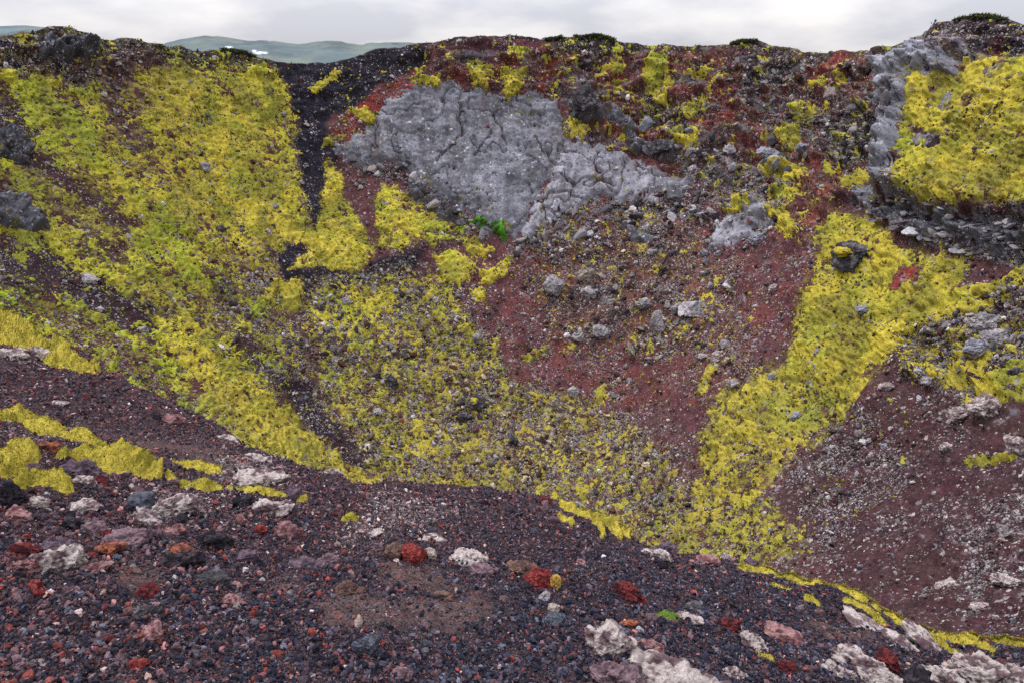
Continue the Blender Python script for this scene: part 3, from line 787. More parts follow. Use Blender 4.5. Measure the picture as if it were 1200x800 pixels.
FARB = [
    (771, 377, 17, 25, 'palegrey', 'upright pale boulder standing left of the long flat slab on the talus'),
    (815, 363, 40, 13, 'grey', 'long flat grey slab lying on the talus beside the upright pale boulder'),
    (793, 360, 16, 11, 'grey', 'blocky grey boulder touching the left end of the long flat slab'),
    (705, 388, 22, 13, 'grey', 'wedge shaped grey boulder at the bottom edge of the talus rubble'),
    (676, 395, 15, 10, 'grey', 'small grey boulder with dark underside left of the wedge shaped one'),
    (690, 343, 20, 12, 'palegrey', 'pale flat boulder in the left half of the talus rubble'),
    (687, 322, 20, 20, 'tan', 'tan boulder just above the pale flat one in the talus'),
    (755, 355, 20, 12, 'grey', 'grey boulder left above the upright pale boulder on the talus'),
    (648, 335, 26, 22, 'grey', 'broad grey boulder at the left margin of the talus rubble'),
    (560, 395, 13, 9, 'palegrey', 'lone pale boulder on bare maroon scree left of the talus'),
    (671, 460, 13, 12, 'palegrey', 'pale boulder at the foot of the maroon talus, above the beige floor'),
    (558, 470, 22, 15, 'dark', 'dark mossy boulder on the crater floor, largest of the dark ones'),
    (543, 487, 18, 12, 'dark', 'low dark boulder just below the largest dark one on the floor'),
    (459, 446, 14, 16, 'dark', 'round dark boulder in the golden moss of the floor'),
    (405, 352, 11, 11, 'palegrey', 'pale cube-like boulder at the upper edge of the floor moss'),
    (441, 483, 14, 9, 'palegrey', 'pale boulder low on the left floor below the round dark one'),
    (651, 469, 10, 9, 'tan', 'small tan boulder beside the pale one at the foot of the talus'),
    (602, 517, 12, 12, 'dark', 'dark boulder low in the middle of the beige floor'),
    (842, 417, 18, 13, 'white', 'white boulder near the upper left edge of the right moss tongue'),
    (826, 419, 12, 8, 'palegrey', 'small pale boulder hugging the white one by the right tongue'),
    (740, 410, 8, 22, 'tan', 'slender upright tan stone below the talus rubble'),
    (887, 277, 20, 13, 'blue', 'bluish boulder at the right end of the pale smooth slab'),
    (824, 294, 9, 8, 'blue', 'upper of two bluish blocks fallen left below the pale smooth slab'),
    (827, 304, 10, 8, 'blue', 'lower of two bluish blocks fallen left below the pale smooth slab'),
    (842, 297, 8, 7, 'blue', 'bluish chip directly under the pale smooth slab'),
    (763, 297, 10, 8, 'palegrey', 'pale block fallen below the half buried rock patch'),
    (858, 448, 16, 7, 'palegrey', 'flat pale stone at the left margin of the right moss tongue'),
    (852, 403, 14, 10, 'grey', 'grey boulder just above the white one near the right tongue'),
    (907, 338, 13, 12, 'white', 'whitish boulder high on the scree left of the right tongue'),
    (1013, 363, 18, 7, 'blue', 'flat bluish stone poking from the middle of the right tongue'),
    (960, 413, 9, 6, 'blue', 'small bluish stone in the narrow middle of the right tongue'),
    (930, 484, 13, 9, 'blue', 'bluish stone low in the right tongue, by its lower margin'),
    (905, 441, 11, 7, 'blue', 'bluish stone in the left half of the right tongue'),
    (1150, 410, 29, 14, 'blue', 'light bluish block, largest on the rocky right slope'),
    (1165, 394, 32, 10, 'grey', 'long grey rock above the light bluish block'),
    (1152, 374, 30, 17, 'grey', 'dark grey boulder near the top of the rocky right slope'),
    (1155, 478, 34, 24, 'white', 'crusty white boulder at the lower edge of the rocky right slope'),
    (1122, 483, 24, 14, 'white', 'pale crusty rock left of the crusty white boulder'),
    (1196, 441, 16, 13, 'dark', 'dark boulder at the right picture edge on mossy ground'),
    (1192, 518, 26, 26, 'white', 'white crusted rock at the right picture edge above bare scree'),
    (1088, 445, 16, 9, 'palegrey', 'pale stone at the left end of the rocky right slope'),
    (1040, 452, 16, 9, 'white', 'whitish stone on the lower margin of the right tongue'),
    (1108, 520, 18, 8, 'white', 'low whitish stone alone on bare scree below the crusty pair'),
    (168, 386, 12, 9, 'palegrey', 'pale boulder on the dark scree of the left slope'),
    (107, 325, 20, 7, 'palegrey', 'flat pale stone high on the dark scree band of the left slope'),
    (240, 196, 13, 11, 'grey', 'grey boulder sunk in the upper left moss carpet'),
    (322, 240, 11, 7, 'grey', 'grey stone in the moss near the black gully'),
    (314, 272, 9, 7, 'white', 'white stone in the moss left below the black gully'),
    (260, 268, 12, 9, 'dark', 'dark stone in the moss near the green hollow'),
    (685, 128, 28, 24, 'dark', 'big rounded dark boulder at the top right corner of the dark cliff'),
    (855, 177, 16, 10, 'palegrey', 'pale block on the mid wall right of the square moss cushion'),
    (900, 176, 30, 9, 'blue', 'flat bluish ledge stone below the drooping moss cushion'),
    (812, 195, 14, 9, 'palegrey', 'pale flat block above the right end of the lavender slab'),
    (775, 176, 30, 11, 'dark', 'dark ledge stone above the lavender slab'),
    (941, 174, 14, 9, 'blue', 'bluish block right of the flat ledge stone'),
    (997, 297, 46, 26, 'dark', 'great dark boulder bulging from the top of the right moss tongue'),
    (1185, 690, 30, 13, 'white', 'whitish rock low at the right edge just above the near crest'),
    (1150, 712, 22, 8, 'white', 'flat whitish rock at the foot of the right scree, near the crest'),
    (1110, 686, 26, 8, 'white', 'low whitish ledge on the lower right scree'),
]
for u, v, w, h, tone, lab in FARB:
    p, n, d = wall_at(u, v + h * .3)
    up = np.array([0, 0, 1.]) * .6 + n * .4; up /= np.linalg.norm(up)
    view = p / np.linalg.norm(p); right = np.cross(view, up); right /= np.linalg.norm(right); fwd = np.cross(up, right)
    s = d / F
    rock = stone('boulder', lab, 'boulder', p, right, up, fwd, w * s, h * s * 1.25, max(w, h) * .8 * s, tone, M_RUB, lvl=4 if w > 26 else 3, tilt=random.uniform(-.2, .2), jag=.5, sink=.3)
    if 'bulging from the top' in lab or 'largest of the dark' in lab:      # moss grown over its top: a part of the boulder
        V, Fc = rock_shape(900 + int(u), 3, .5)
        V = V * np.array([w * s * .62, max(w, h) * .5 * s, h * s * .5]) + np.array([-.08 * w * s, -.1 * w * s, h * s * .62])
        P = np.outer(V[:, 0], right) + np.outer(V[:, 1], fwd) + np.outer(V[:, 2], up)
        make_mesh('moss_cap', P, Fc, M_MOSS, np.tile(YEL * .85, (len(P), 1)), parent=rock, alpha=.05)

# ---- low heather mats along the rim
M_LEAF = attr_mat('heather', 6.0, 0.6, 1.4, 0.2, 0.05)
SHR = [(648, 44, 22, 5, 'small dark heather mat on the far rim, left of the wide flat one'), (696, 43, 50, 7, 'wide flat dark heather mat on the middle of the far rim'),  (872, 50, 34, 7, 'dark heather mat on the low hump right of the middle of the rim'),
       (1148, 21, 60, 4, 'heather mat on the crest of the right hand buttress'), 
       (280, 62, 44, 6, 'ragged heather mat on the left rim in front of the distant hills'), ]
for u, v, w, h, lab in SHR:
    r = np.random.default_rng(int(u)); n = int(w * 60)
    c = int(round(np.interp(u, uc, np.arange(NC)))); p = PW[1, c]; d = DEP[0, c]; sc = d / F
    base_i = np.clip(c + np.round(r.normal(size=n).clip(-1.7, 1.7) * .26 * w / (uc[1] - uc[0])).astype(int), 0, NC - 1)
    q = PW[0, base_i] + np.stack([r.normal(size=n) * .2, r.normal(size=n).clip(-1.5, 1.5) * .35, np.abs(r.normal(size=n)).clip(0, 1.8) * h * sc * .26 - .15], -1)
    lf = rand_rot(n, r); tri = np.array([[-.3, 0, 0], [.3, 0, 0], [0, 1.3, 0], [0, .3, .25]]) * .26
    P = np.einsum('nij,mj->nmi', lf, tri) * r.uniform(.6, 1.4, (n, 1, 1)) + q[:, None]
    f = np.array([[0, 1, 2], [0, 3, 2], [1, 2, 3]])[None] + (np.arange(n) * 4)[:, None, None]
    col = np.array([.022, .03, .018]) * r.lognormal(0, .35, (n, 1)); col[r.random(n) < .15] = (.14, .13, .03)
    o = make_mesh('heather', P.reshape(-1, 3) - p, f.reshape(-1, 3), M_LEAF, np.repeat(col, 4, 0), smooth=False); o.location = p
    tag(o, lab, 'shrub', 'heather along the crater rim')

# ------------------------------------------------------------------ near ground: the lip the camera stands on
VL = lambda u: 275 + (np.asarray(u, float)) * (235 / 1200.)
KZ = 1200.0
fu = np.concatenate([np.linspace(-330, -30, 90, endpoint=False), np.linspace(-30, 1230, 960), np.linspace(1230, 1480, 80)[1:]])
FNC = len(fu)
tq = np.concatenate([np.linspace(0, .62, 300, endpoint=False) ** 1.0, np.linspace(.62, 1, 30)])
FNR = len(tq)
vc = interp(CREST, fu) + 2.0
vbot = np.maximum(vc + 120, 1050)
# dense inside the picture, sparse below it
FV = np.empty((FNR, FNC))
for r_ in range(FNR):
    t = tq[r_]
    FV[r_] = np.where(t < .62, vc + (np.maximum(vc + 40, 815) - vc) * t / .62, np.maximum(vc + 40, 815) + (vbot - np.maximum(vc + 40, 815)) * (t - .62) / .38)
FU = np.repeat(fu[None], FNR, 0)
FD = KZ / (FV - VL(FU))
Q0 = ray(FU, FV) * FD[..., None]
gn = np.cross(Q0[FNR // 2, 600] - Q0[10, 500], Q0[FNR // 2, 500] - Q0[10, 500]); gn /= np.linalg.norm(gn)
if gn[2] < 0: gn = -gn


def lip(U, V):
    """points of the near lip seen along (U, V): the sloping plane plus its own humps"""
    q0 = ray(U, V) * (KZ / (V - VL(U)))[..., None]
    fr = .07 * fbm(q0, 1.6, 3, 71) + .045 * fbm(q0, .45, 3, 72) + .016 * fbm(q0, .1, 3, 73)
    fr = fr + sstep(380, 120, U) * .10 * fbm(q0, 1.0, 3, 74) - .05 * (1 - sstep(0, 40, V - interp(CREST, U) - 2))
    return q0, q0 + gn * fr[..., None]


leftz = sstep(380, 120, FU)
Q0, Q = lip(FU, FV)
FUW = FU + 10 * fbm(Q0, .5, 3, 75); FVW = FV + 6 * fbm(Q0, .5, 3, 76)


def fmask(polys, feather):
    s = np.full(FU.shape, -1e9)
    for p in polys: s = np.maximum(s, sdf(p, FUW, FVW))
    return sstep(-feather, feather, s)


BARE = fmask([[(360, 700), (420, 690), (470, 705), (560, 690), (590, 720), (540, 750), (440, 745), (380, 740)], [(445, 655), (520, 665), (545, 690), (500, 700), (450, 685)], [(330, 665), (360, 675), (350, 690), (310, 690)],
              [(90, 500), (170, 505), (250, 520), (330, 560), (250, 550), (140, 520)], [(960, 715), (1020, 725), (1040, 745), (980, 750), (940, 730)], [(120, 655), (200, 670), (170, 700), (120, 690)]], 14)
PALEZ = fmask([[(240, 535), (330, 530), (345, 570), (270, 575)], [(395, 640), (440, 560), (560, 600), (480, 625)], [(140, 575), (260, 575), (300, 600), (160, 610)], [(0, 490), (90, 500), (60, 520), (0, 515)]], 20)
NAVYZ = sstep(560, 720, FV + 30 * fbm(Q0, .8, 3, 77)) * (1 - .5 * leftz) + .22 * sstep(430, 560, FU)
ga, gb = fbm(Q0, .35, 4, 78), fbm(Q0, .07, 3, 79)
fc = np.tile(C(.055, .037, .043), FU.shape + (1,)).reshape(FU.shape + (3,))
fc = mixc(fc, C(.022, .02, .028), NAVYZ * .7 + .5 * ga)
fc = mixc(fc, C(.10, .066, .062), BARE * (.75 + .6 * ga))
fc = mixc(fc, C(.11, .045, .04), sstep(.2, .6, gb) * .6)
fc = mixc(fc, C(.30, .26, .26), sstep(.3, .6, PALEZ * .55 + .6 * gb + .3 * ga) * .8 * PALEZ)
fc = fc * (.9 + .45 * gb)[..., None]
# beyond the crest the lip drops away into the bowl
hz = Q[0].copy(); hd_ = hz[:, :2] / np.linalg.norm(hz[:, :2], axis=1)[:, None]
drop = []
for dist in (.06, .15, .3, .6, 1.2, 2.5, 5, 10, 20, 35, 55):
    q = Q[0].copy(); q[:, :2] += hd_ * dist
    q[:, 2] -= dist * 1.28 - .35 * min(dist, 1) ; q += gn * (.03 * min(dist * 4, 6)) * fbm(q, .4 + dist * .3, 3, 80)[:, None]
    drop.append(q)
DR = np.array(drop[::-1])
ground = make_mesh('ground', np.concatenate([DR, Q], 0).reshape(-1, 3), grid_faces(FNR + len(DR), FNC), M_FG,
                   np.clip(np.concatenate([np.repeat(fc[:1], len(DR), 0), fc], 0), .004, 1).reshape(-1, 3),
                   alpha=np.concatenate([np.full((len(DR), FNC), .5), .75 - .5 * BARE], 0).ravel())
tag(ground, 'dark cinder slope on the near lip of the crater', 'ground', kind='structure')
FFACES = grid_faces(FNR, FNC)
Qn = np.cross(np.gradient(Q, axis=0), np.gradient(Q, axis=1)); Qn /= np.linalg.norm(Qn, axis=-1)[..., None] + 1e-12
if Qn[..., 2].mean() < 0: Qn = -Qn


def ground_at(u, v):
    c = int(np.clip(round(np.interp(u, fu, np.arange(FNC))), 0, FNC - 1))
    r_ = int(np.argmin(np.abs(FV[:, c] - v)))
    return Q[r_, c], FD[r_, c]


# ---- moss cushions and strands on the lip
FL = np.zeros(FU.shape)


def fmoss(label, shape, thick, name='moss_cushion', green=0.0, cat='moss cushion', rag=3.0):
    global FL
    so = shape(FU, FV)
    hit = so > -12
    FL = np.maximum(FL, np.where(so > -1, thick * .5, 0))
    u0, u1 = FU[hit].min(), FU[hit].max(); v0, v1 = FV[hit].min() - 3, FV[hit].max() + 3
    U = np.repeat(np.arange(u0, u1, .7)[None], int((v1 - v0) / .45) + 1, 0)
    V_ = np.repeat(np.linspace(v0, v1, U.shape[0])[:, None], U.shape[1], 1)
    V_ = np.maximum(V_, interp(CREST, U) + 2)
    q0, q = lip(U, V_)
    s = shape(U, V_) + rag * fbm(q0, .22, 3, 81) + rag * .6 * fbm(q0, .07, 2, 82)
    edge = np.ones(s.shape, bool); edge[1:-1, 1:-1] = False
    s = np.where(edge, -9, s)
    off = thick * np.clip(s / (5 + 50 * thick), -.6, 1)
    lump = thick * (.95 * np.abs(perlin(q0 / .17 + 7.3)) + .45 * np.abs(perlin(q0 / .065 + 3.1)) - .15) * sstep(0, 4, s)
    P = q + gn * (off + lump)[..., None]
    col = np.tile(C(.35, .285, .045), U.shape + (1,)).reshape(U.shape + (3,))
    col = mixc(col, C(.17, .15, .022), sstep(-.1, .5, fbm(q0, .25, 3, 85)) * .7 + .5 * sstep(0, .4, fbm(q0, .05, 2, 87)))
    col = mixc(col, C(.085, .15, .025), green + 0 * U)
    col = col * (1 + .3 * fbm(q0, .05, 2, 86))[..., None]
    V, Fc, c, _ = subset(P.reshape(-1, 3), grid_faces(*s.shape), (s > -3).ravel(), np.clip(col, .004, 1).reshape(-1, 3))
    if len(Fc) == 0: print('empty', label); return
    # shoots standing off the cushion and straggling past its edge
    r = np.random.default_rng(len(V)); w_ = (sstep(-2.5, 0, s) * .4 + .6 * (s > 0)).ravel(); w_ = w_ * (~edge.ravel())
    nb = int(min(9000, w_.sum() * .22)); ib = r.choice(w_.size, nb, p=w_ / w_.sum())
    root = np.where((s > 0).ravel()[ib, None], P.reshape(-1, 3)[ib], (q.reshape(-1, 3)[ib]))
    ln = (r.uniform(1.0, 2.6, nb) * np.linalg.norm(root, axis=1) / F)[:, None]
    dr_ = gn + .55 * r.normal(size=(nb, 3)); sd_ = np.cross(dr_, r.normal(size=(nb, 3))); sd_ /= np.linalg.norm(sd_, axis=1)[:, None]
    B3 = np.stack([root - sd_ * ln * .3, root + sd_ * ln * .3, root + dr_ * ln * .7, root + dr_ * ln * .7 + sd_ * ln * .08], 1)
    cf = np.repeat((np.clip(col, .004, 1).reshape(-1, 3)[ib] * r.lognormal(0, .25, (nb, 1)))[:, None], 4, 1)
    Fc = np.concatenate([Fc, (np.array([[0, 1, 3, 2]])[None] + (np.arange(nb) * 4)[:, None, None] + len(V)).reshape(-1, 4)])
    V = np.concatenate([V, B3.reshape(-1, 3)]); c = np.concatenate([c, cf.reshape(-1, 3)])
    tag(make_mesh(name, V, Fc, M_FMOSS, c), label, cat)


PB = lambda poly: (lambda U, V: sdf(poly, U, V))
LN = lambda *pts: (lambda U, V: linedist(pts, U, V))
MX = lambda *fs: (lambda U, V: np.maximum.reduce([f(U, V) for f in fs]))
fmoss('moss cushion on the near lip at the left edge, upper of two', PB([(-60, 350), (0, 363), (35, 375), (50, 386), (20, 386), (-10, 382), (-60, 372)]), .22)
fmoss('long yellow moss cushion draped along the left lip, lower of two', PB([(-60, 380), (0, 390), (40, 396), (80, 412), (118, 430), (112, 436), (70, 432), (40, 416), (0, 402), (-60, 396)]), .22)
fmoss('thin broken moss ridge across the left slope above the big cushions', MX(LN((-40, 484, 5), (20, 486, 5), (50, 492, 7), (75, 498, 5)), LN((72, 506, 4), (98, 508, 7), (122, 521, 6))), .07)
fmoss('tiny moss dab under the thin moss ridge', LN((18, 506, 3), (34, 508, 3)), .04)
fmoss('lumpy moss cushion at the left edge below the thin ridge', PB([(-30, 535), (5, 532), (22, 521), (50, 533), (46, 546), (20, 556), (-30, 556)]), .09)
fmoss('rounded moss cushion in front of the black rock at lower left', PB([(14, 557), (40, 554), (62, 556), (82, 570), (88, 580), (75, 581), (50, 572), (20, 565)]), .10)
fmoss('largest moss cushion, stretched behind the dark purple rock', PB([(58, 535), (80, 526), (105, 526), (140, 527), (170, 536), (192, 551), (190, 556), (165, 558), (130, 551), (112, 542), (85, 536)]), .13)
fmoss('slim moss cushion right of the largest one', LN((203, 539, 1), (216, 543, 3.5), (240, 548, 4.5), (256, 551, 3)), .06, rag=2)
fmoss('knobbly moss strip just below the slim cushion', LN((196, 553, 2), (213, 563, 4.5), (240, 573, 5), (258, 575, 3)), .07, rag=2)
fmoss('low moss strip beside the pointed dark rock', LN((266, 574, 2), (290, 573, 4), (315, 578, 4), (335, 581, 2)), .05, rag=2)
fmoss('moss speck at the foot of the pointed dark rock', LN((349, 584, 3), (357, 585, 3)), .04)
fmoss('small lone yellow moss tuft on bare cinders left of centre', LN((402, 606, 3), (410, 605, 5), (418, 607, 3)), .05)
fmoss('thin moss fringe on the crest left of centre', LN((452, 554, 2), (478, 553, 3), (492, 554, 2)), .06, 'moss_strip', cat='moss strip', rag=1.5)
fmoss('second thin moss fringe on the crest, a little further right', LN((500, 554, 2.5), (515, 555, 3), (524, 558, 2), (560, 561, 2)), .06, 'moss_strip', cat='moss strip', rag=1.5)
fmoss('forked moss drape spilling over the crest right of centre', MX(LN((650, 577, 2), (668, 576, 5), (690, 588, 6), (712, 600, 5), (738, 617, 4)), LN((658, 585, 2), (675, 592, 4), (695, 602, 4), (708, 619, 3)), LN((655, 604, 3), (672, 612, 2.5)), LN((690, 598, 4), (705, 603, 5), (730, 618, 4))), .10, 'moss_strip', cat='moss strip', rag=3.0)
fmoss('moss scrap on the crest next to the dark crest rock', LN((760, 622, 2), (772, 626, 3)), .05, 'moss_strip', cat='moss strip', rag=1.5)
fmoss('main moss strand running down the right crest', LN((868, 654, 1.5), (905, 659, 3), (935, 673, 2.6), (975, 682, 2), (1010, 700, 2.3), (1050, 717, 2.3), (1085, 737, 2.3), (1110, 752, 2.3), (1126, 763, 2)), .06, 'moss_strip', cat='moss strip', rag=2.6)
fmoss('upper moss strand along the right crest edge', LN((1000, 690, 2), (1030, 704, 3), (1062, 718, 3), (1100, 728, 3), (1140, 740, 3), (1205, 752, 4)), .06, 'moss_strip', cat='moss strip', rag=2.6)
fmoss('branching moss strand at lower right, reaching the white crusts', LN((1090, 736, 3), (1120, 740, 3), (1145, 748, 3), (1166, 760, 2)), .06, 'moss_strip', cat='moss strip', rag=2.6)
fmoss('short broken moss strand inside the right crest', MX(LN((905, 679, 2), (925, 684, 2.5)), LN((945, 692, 3), (962, 698, 2))), .04, 'moss_strip', cat='moss strip', rag=1.5)
fmoss('middle moss strand between the broken one and the crest', LN((990, 699, 2), (1015, 706, 3), (1030, 716, 3), (1040, 721, 2)), .05, 'moss_strip', cat='moss strip', rag=1.5)
fmoss('bright green moss tuft near the white block', LN((768, 729, 2), (780, 730, 3.5), (793, 732, 3)), .04, green=.9)
fmoss('thin yellow moss curl by the pale strip of crust', LN((890, 768, 1.5), (905, 776, 2)), .03, rag=1)

# ---- loose stones on the lip:  u, v, width, height (px), tone, tilt, label
FGS = [
    (92, 546, 50, 26, 'purple', .1, 'dark purple rock in front of the largest moss cushion'),
    (98, 563, 24, 20, 'lichen', 0, 'white crusted stone under the dark purple rock'),
    (117, 561, 15, 13, 'darkred', 0, 'small deep red stone right of the dark purple rock'),
    (56, 520, 30, 14, 'orange', 0, 'rusty rock between the left moss cushions'),
    (166, 582, 26, 19, 'slate', -.1, 'grey blue stone among white crusts at left'),
    (203, 590, 52, 24, 'lichen', .1, 'broad white crusted rock below the knobbly moss strip'),
    (179, 602, 42, 13, 'white', -.7, 'slanting white stick-like crust left of the broad white rock'),
    (92, 583, 42, 14, 'white', .25, 'flat white stone below the rounded moss cushion'),
    (41, 583, 24, 19, 'lichen', 0, 'white and mauve stone between the black rock and flat white stone'),
    (8, 576, 46, 34, 'black', 0, 'black rough rock at the left edge below the moss'),
    (24, 597, 26, 20, 'pink', 0, 'pinkish stone at left below the black rough rock'),
    (84, 609, 24, 18, 'black', 0, 'black stone at left above the big purple stones'),
    (108, 607, 22, 12, 'dark', 0, 'dark stone right of the black one at left'),
    (112, 616, 34, 20, 'mauve', .1, 'dull mauve stone right of the black stones'),
    (68, 633, 46, 26, 'purple', -.15, 'big purple stone behind the crusted white boulder at lower left'),
    (28, 640, 34, 20, 'darkred', 0, 'wine red stone left of the big purple stone'),
    (62, 656, 62, 40, 'lichen', .05, 'crusted white boulder at lower left, the largest there'),
    (152, 626, 54, 15, 'mauve', 0, 'flat mauve slab left of the rusty orange rock'),
    (125, 621, 20, 12, 'darkred', 0, 'red stone on the left end of the flat mauve slab'),
    (206, 619, 26, 13, 'pink', 0, 'pale pink stone above the rusty orange rock'),
    (128, 638, 34, 14, 'orange', .1, 'low orange brown stone below the flat mauve slab'),
    (212, 643, 32, 22, 'orange', .1, 'rusty orange rock on black cinders, left of the dark ridge stone'),
    (214, 653, 46, 14, 'black', 0, 'black stand-in for the shade under the rusty orange rock'),  # shade at the rusty rock's foot, put in as a black stone
    (252, 632, 38, 16, 'black', -.1, 'dark ridge stone right of the rusty orange rock'),
    (243, 676, 42, 15, 'dark', 0, 'long dark stone below the dark ridge stone'),
    (112, 667, 34, 11, 'pink', .2, 'slanting pink stone right of the crusted white boulder'),
    (30, 671, 30, 14, 'pink', 0, 'pink crumbly stone below the crusted white boulder'),
    (172, 691, 22, 19, 'darkred', 0, 'round maroon stone alone on the lower left cinders'),
    (172, 714, 28, 14, 'dark', 0, 'dark knobbly stone below the round maroon one'),
    (275, 699, 24, 18, 'pink', 0, 'rose coloured stone right of the long dark stone'),
    (40, 692, 16, 14, 'red', 0, 'red stone at lower left, upper of a close pair'),
    (44, 703, 13, 10, 'red', 0, 'red stone at lower left, lower of a close pair'),
    (178, 751, 20, 26, 'pink', .2, 'upright pale pink stone at the bottom left'),
    (160, 761, 13, 9, 'orange', 0, 'orange stone at the foot of the upright pale pink one'),
    (157, 797, 26, 13, 'red', 0, 'red stone cut by the bottom edge at left'),
    (343, 577, 14, 19, 'purple', 0, 'pointed dark rock at the end of the low moss strip'),
    (285, 590, 30, 14, 'black', 0, 'black stone in front of the low moss strip'),
    (318, 592, 46, 18, 'lichen', .1, 'white crusted rock right below the low moss strip'),
    (305, 560, 56, 16, 'lichen', -.1, 'white crust bank behind the low moss strip'),
    (336, 617, 26, 23, 'pink', .1, 'rose and mauve stone on cinders below the pointed rock'),
    (305, 622, 14, 10, 'red', 0, 'little red stone left of the rose and mauve one'),
    (392, 542, 22, 12, 'white', -.2, 'pale block on the crest where the left slope ends'),
    (484, 651, 29, 22, 'red', -.2, 'bright red scoria stone left of centre'),
    (461, 648, 20, 20, 'brown', .2, 'brown stone touching the left of the bright red scoria'),
    (505, 653, 11, 15, 'tan', .4, 'small tan stone at the right of the bright red scoria'),
    (555, 653, 52, 17, 'lichen', -.05, 'whitish crust tuft between the two red stones'),
    (560, 666, 40, 12, 'mauve', 0, 'flat mauve stone below the whitish crust tuft'),
    (632, 681, 34, 22, 'red', -.15, 'red block near the centre with an ochre stone at its right side'),
    (614, 668, 42, 13, 'brown', -.05, 'flat brown slab behind the red block'),
    (648, 686, 14, 16, 'yellow', -.3, 'ochre stone at the right side of the red block'),
    (638, 699, 15, 10, 'palegrey', 0, 'small grey stone under the red block'),
    (647, 711, 13, 16, 'tan', -.5, 'tan sliver below the small grey stone'),
    (648, 728, 21, 15, 'slate', 0, 'smooth slate blue stone below the tan sliver'),
    (735, 698, 34, 20, 'darkred', -.1, 'dark red angular rock right of centre'),
    (752, 706, 14, 8, 'red', 0, 'red chip at the right of the dark red angular rock'),
    (714, 752, 56, 46, 'lichen', 0, 'tall white crusted block at the bottom right of centre'),
    (790, 785, 124, 42, 'lichen', .05, 'broad white crusted boulder at the bottom edge'),
    (722, 792, 60, 26, 'mauve', .1, 'mauve rock in front of the tall white block'),
    (760, 765, 34, 12, 'pink', 0, 'pink flat stone between the white block and the broad white boulder'),
    (736, 735, 20, 9, 'orange', 0, 'orange flat stone behind the tall white block'),
    (805, 730, 32, 11, 'white', .1, 'pale low stone right of the bright green tuft'),
    (812, 715, 24, 14, 'dark', 0, 'dark stone above the pale low stone'),
    (852, 738, 26, 14, 'darkred', .1, 'wine red stone right of the pale low stone'),
    (865, 739, 24, 16, 'lichen', -.6, 'upper end of the pale crust strip at lower right'),
    (886, 754, 42, 16, 'lichen', -.55, 'sloping pale crust strip at lower right'),
    (920, 743, 46, 13, 'pink', -.15, 'rosy flat rock right of the sloping pale crust'),
    (860, 784, 30, 14, 'lichen', 0, 'white crust at the bottom edge left of the red rubble stones'),
    (918, 782, 24, 16, 'darkred', 0, 'red rubble stone at the bottom right'),
    (980, 786, 34, 18, 'lichen', -.2, 'white rounded crust left of the lower right crust mass'),
    (1010, 765, 66, 26, 'lichen', -.15, 'white crust arch at the left of the lower right crust mass'),
    (1044, 770, 32, 22, 'darkred', -.4, 'deep red rock set in the lower right crust mass'),
    (1030, 790, 50, 28, 'lichen', .2, 'white crust knob at the bottom below the deep red rock'),
    (1068, 785, 34, 40, 'black', .1, 'black stand-in for the dark hole beside the deep red rock'),  # a dark hole in the crust, its darkness given as black colour
    (1090, 748, 70, 16, 'lichen', -.55, 'white crust fin below the main moss strand'),
    (1060, 745, 50, 14, 'lichen', -.3, 'grey white crust strip left of the crust fin'),
    (1100, 782, 60, 44, 'lichen', -.2, 'knobbly white crust boulder in the lower right crust mass'),
    (1140, 776, 64, 44, 'lichen', .2, 'tall white crust boulder right of the knobbly one'),
    (1185, 788, 60, 40, 'lichen', -.1, 'white crust boulder in the bottom right corner'),
    (1018, 722, 60, 9, 'white', -.35, 'long pale ridge of crust below the middle moss strand'),
    (882, 648, 17, 12, 'purple', 0, 'purple rock on the right crest at the start of the moss strand'),
    (853, 642, 14, 9, 'white', 0, 'white stone on the right crest left of the purple rock'),
    (832, 645, 26, 8, 'pink', 0, 'pinkish flat stone on the crest right of centre'),
    (772, 641, 36, 11, 'lichen', 0, 'low white crust just inside the crest right of centre'),
    (782, 629, 26, 12, 'purple', 0, 'dark crest rock right of the forked moss drape'),
    (860, 708, 18, 11, 'black', -.4, 'black sliver on the cinders of the right slope'),
    (640, 582, 14, 9, 'darkred', 0, 'dark red stone on the crest left of the forked moss drape'),
    (592, 592, 22, 9, 'black', 0, 'black stone below the crest left of the forked drape'),
    (427, 763, 30, 20, 'slate', .1, 'grey blue crumbly stone at the bottom left of centre'),
    (470, 790, 26, 12, 'mauve', 0, 'low mauve stone at the bottom edge left of centre'),
    (680, 664, 12, 12, 'pink', .3, 'pale pink chip on the cinders above the dark red angular rock'),
    (410, 690, 36, 12, 'brown', 0, 'flat brown stone at the upper edge of the bare patch'),
    (520, 695, 26, 12, 'brown', 0, 'dull brown stone right above the bare patch'),
    (433, 620, 34, 8, 'lichen', 0, 'faint white crust right below the lone yellow tuft'),
    (508, 625, 34, 7, 'lichen', 0, 'flat pale crust above the bright red scoria'),
    (440, 632, 20, 10, 'mauve', 0, 'mauve stone above the brown stone left of centre'),
    (385, 648, 30, 13, 'mauve', .1, 'mauve stone on the cinders between rose stone and red scoria'),
    (360, 655, 40, 12, 'purple', 0, 'purple flat stone left of the mauve stone'),
    (290, 650, 24, 14, 'purple', 0, 'purple stone midway right of the dark ridge stone'),
    (270, 505, 24, 10, 'lichen', -.2, 'white crust stone high on the left crest'),
    (205, 490, 26, 12, 'pink', -.1, 'pinkish stones high on the far left slope'),
    (305, 530, 34, 12, 'lichen', -.4, 'pale crust on the edge of the left slope'),
    (68, 476, 18, 8, 'white', 0, 'white chip on the upper left cinder slope'),
    (40, 412, 44, 16, 'lichen', -.25, 'grey crusted rock under the long draped cushion'),
    (10, 420, 40, 18, 'lichen', -.1, 'grey crusted rock at the left edge below the lip moss'),
    (50, 397, 24, 9, 'white', -.3, 'white crust between the two lip moss cushions'),
]
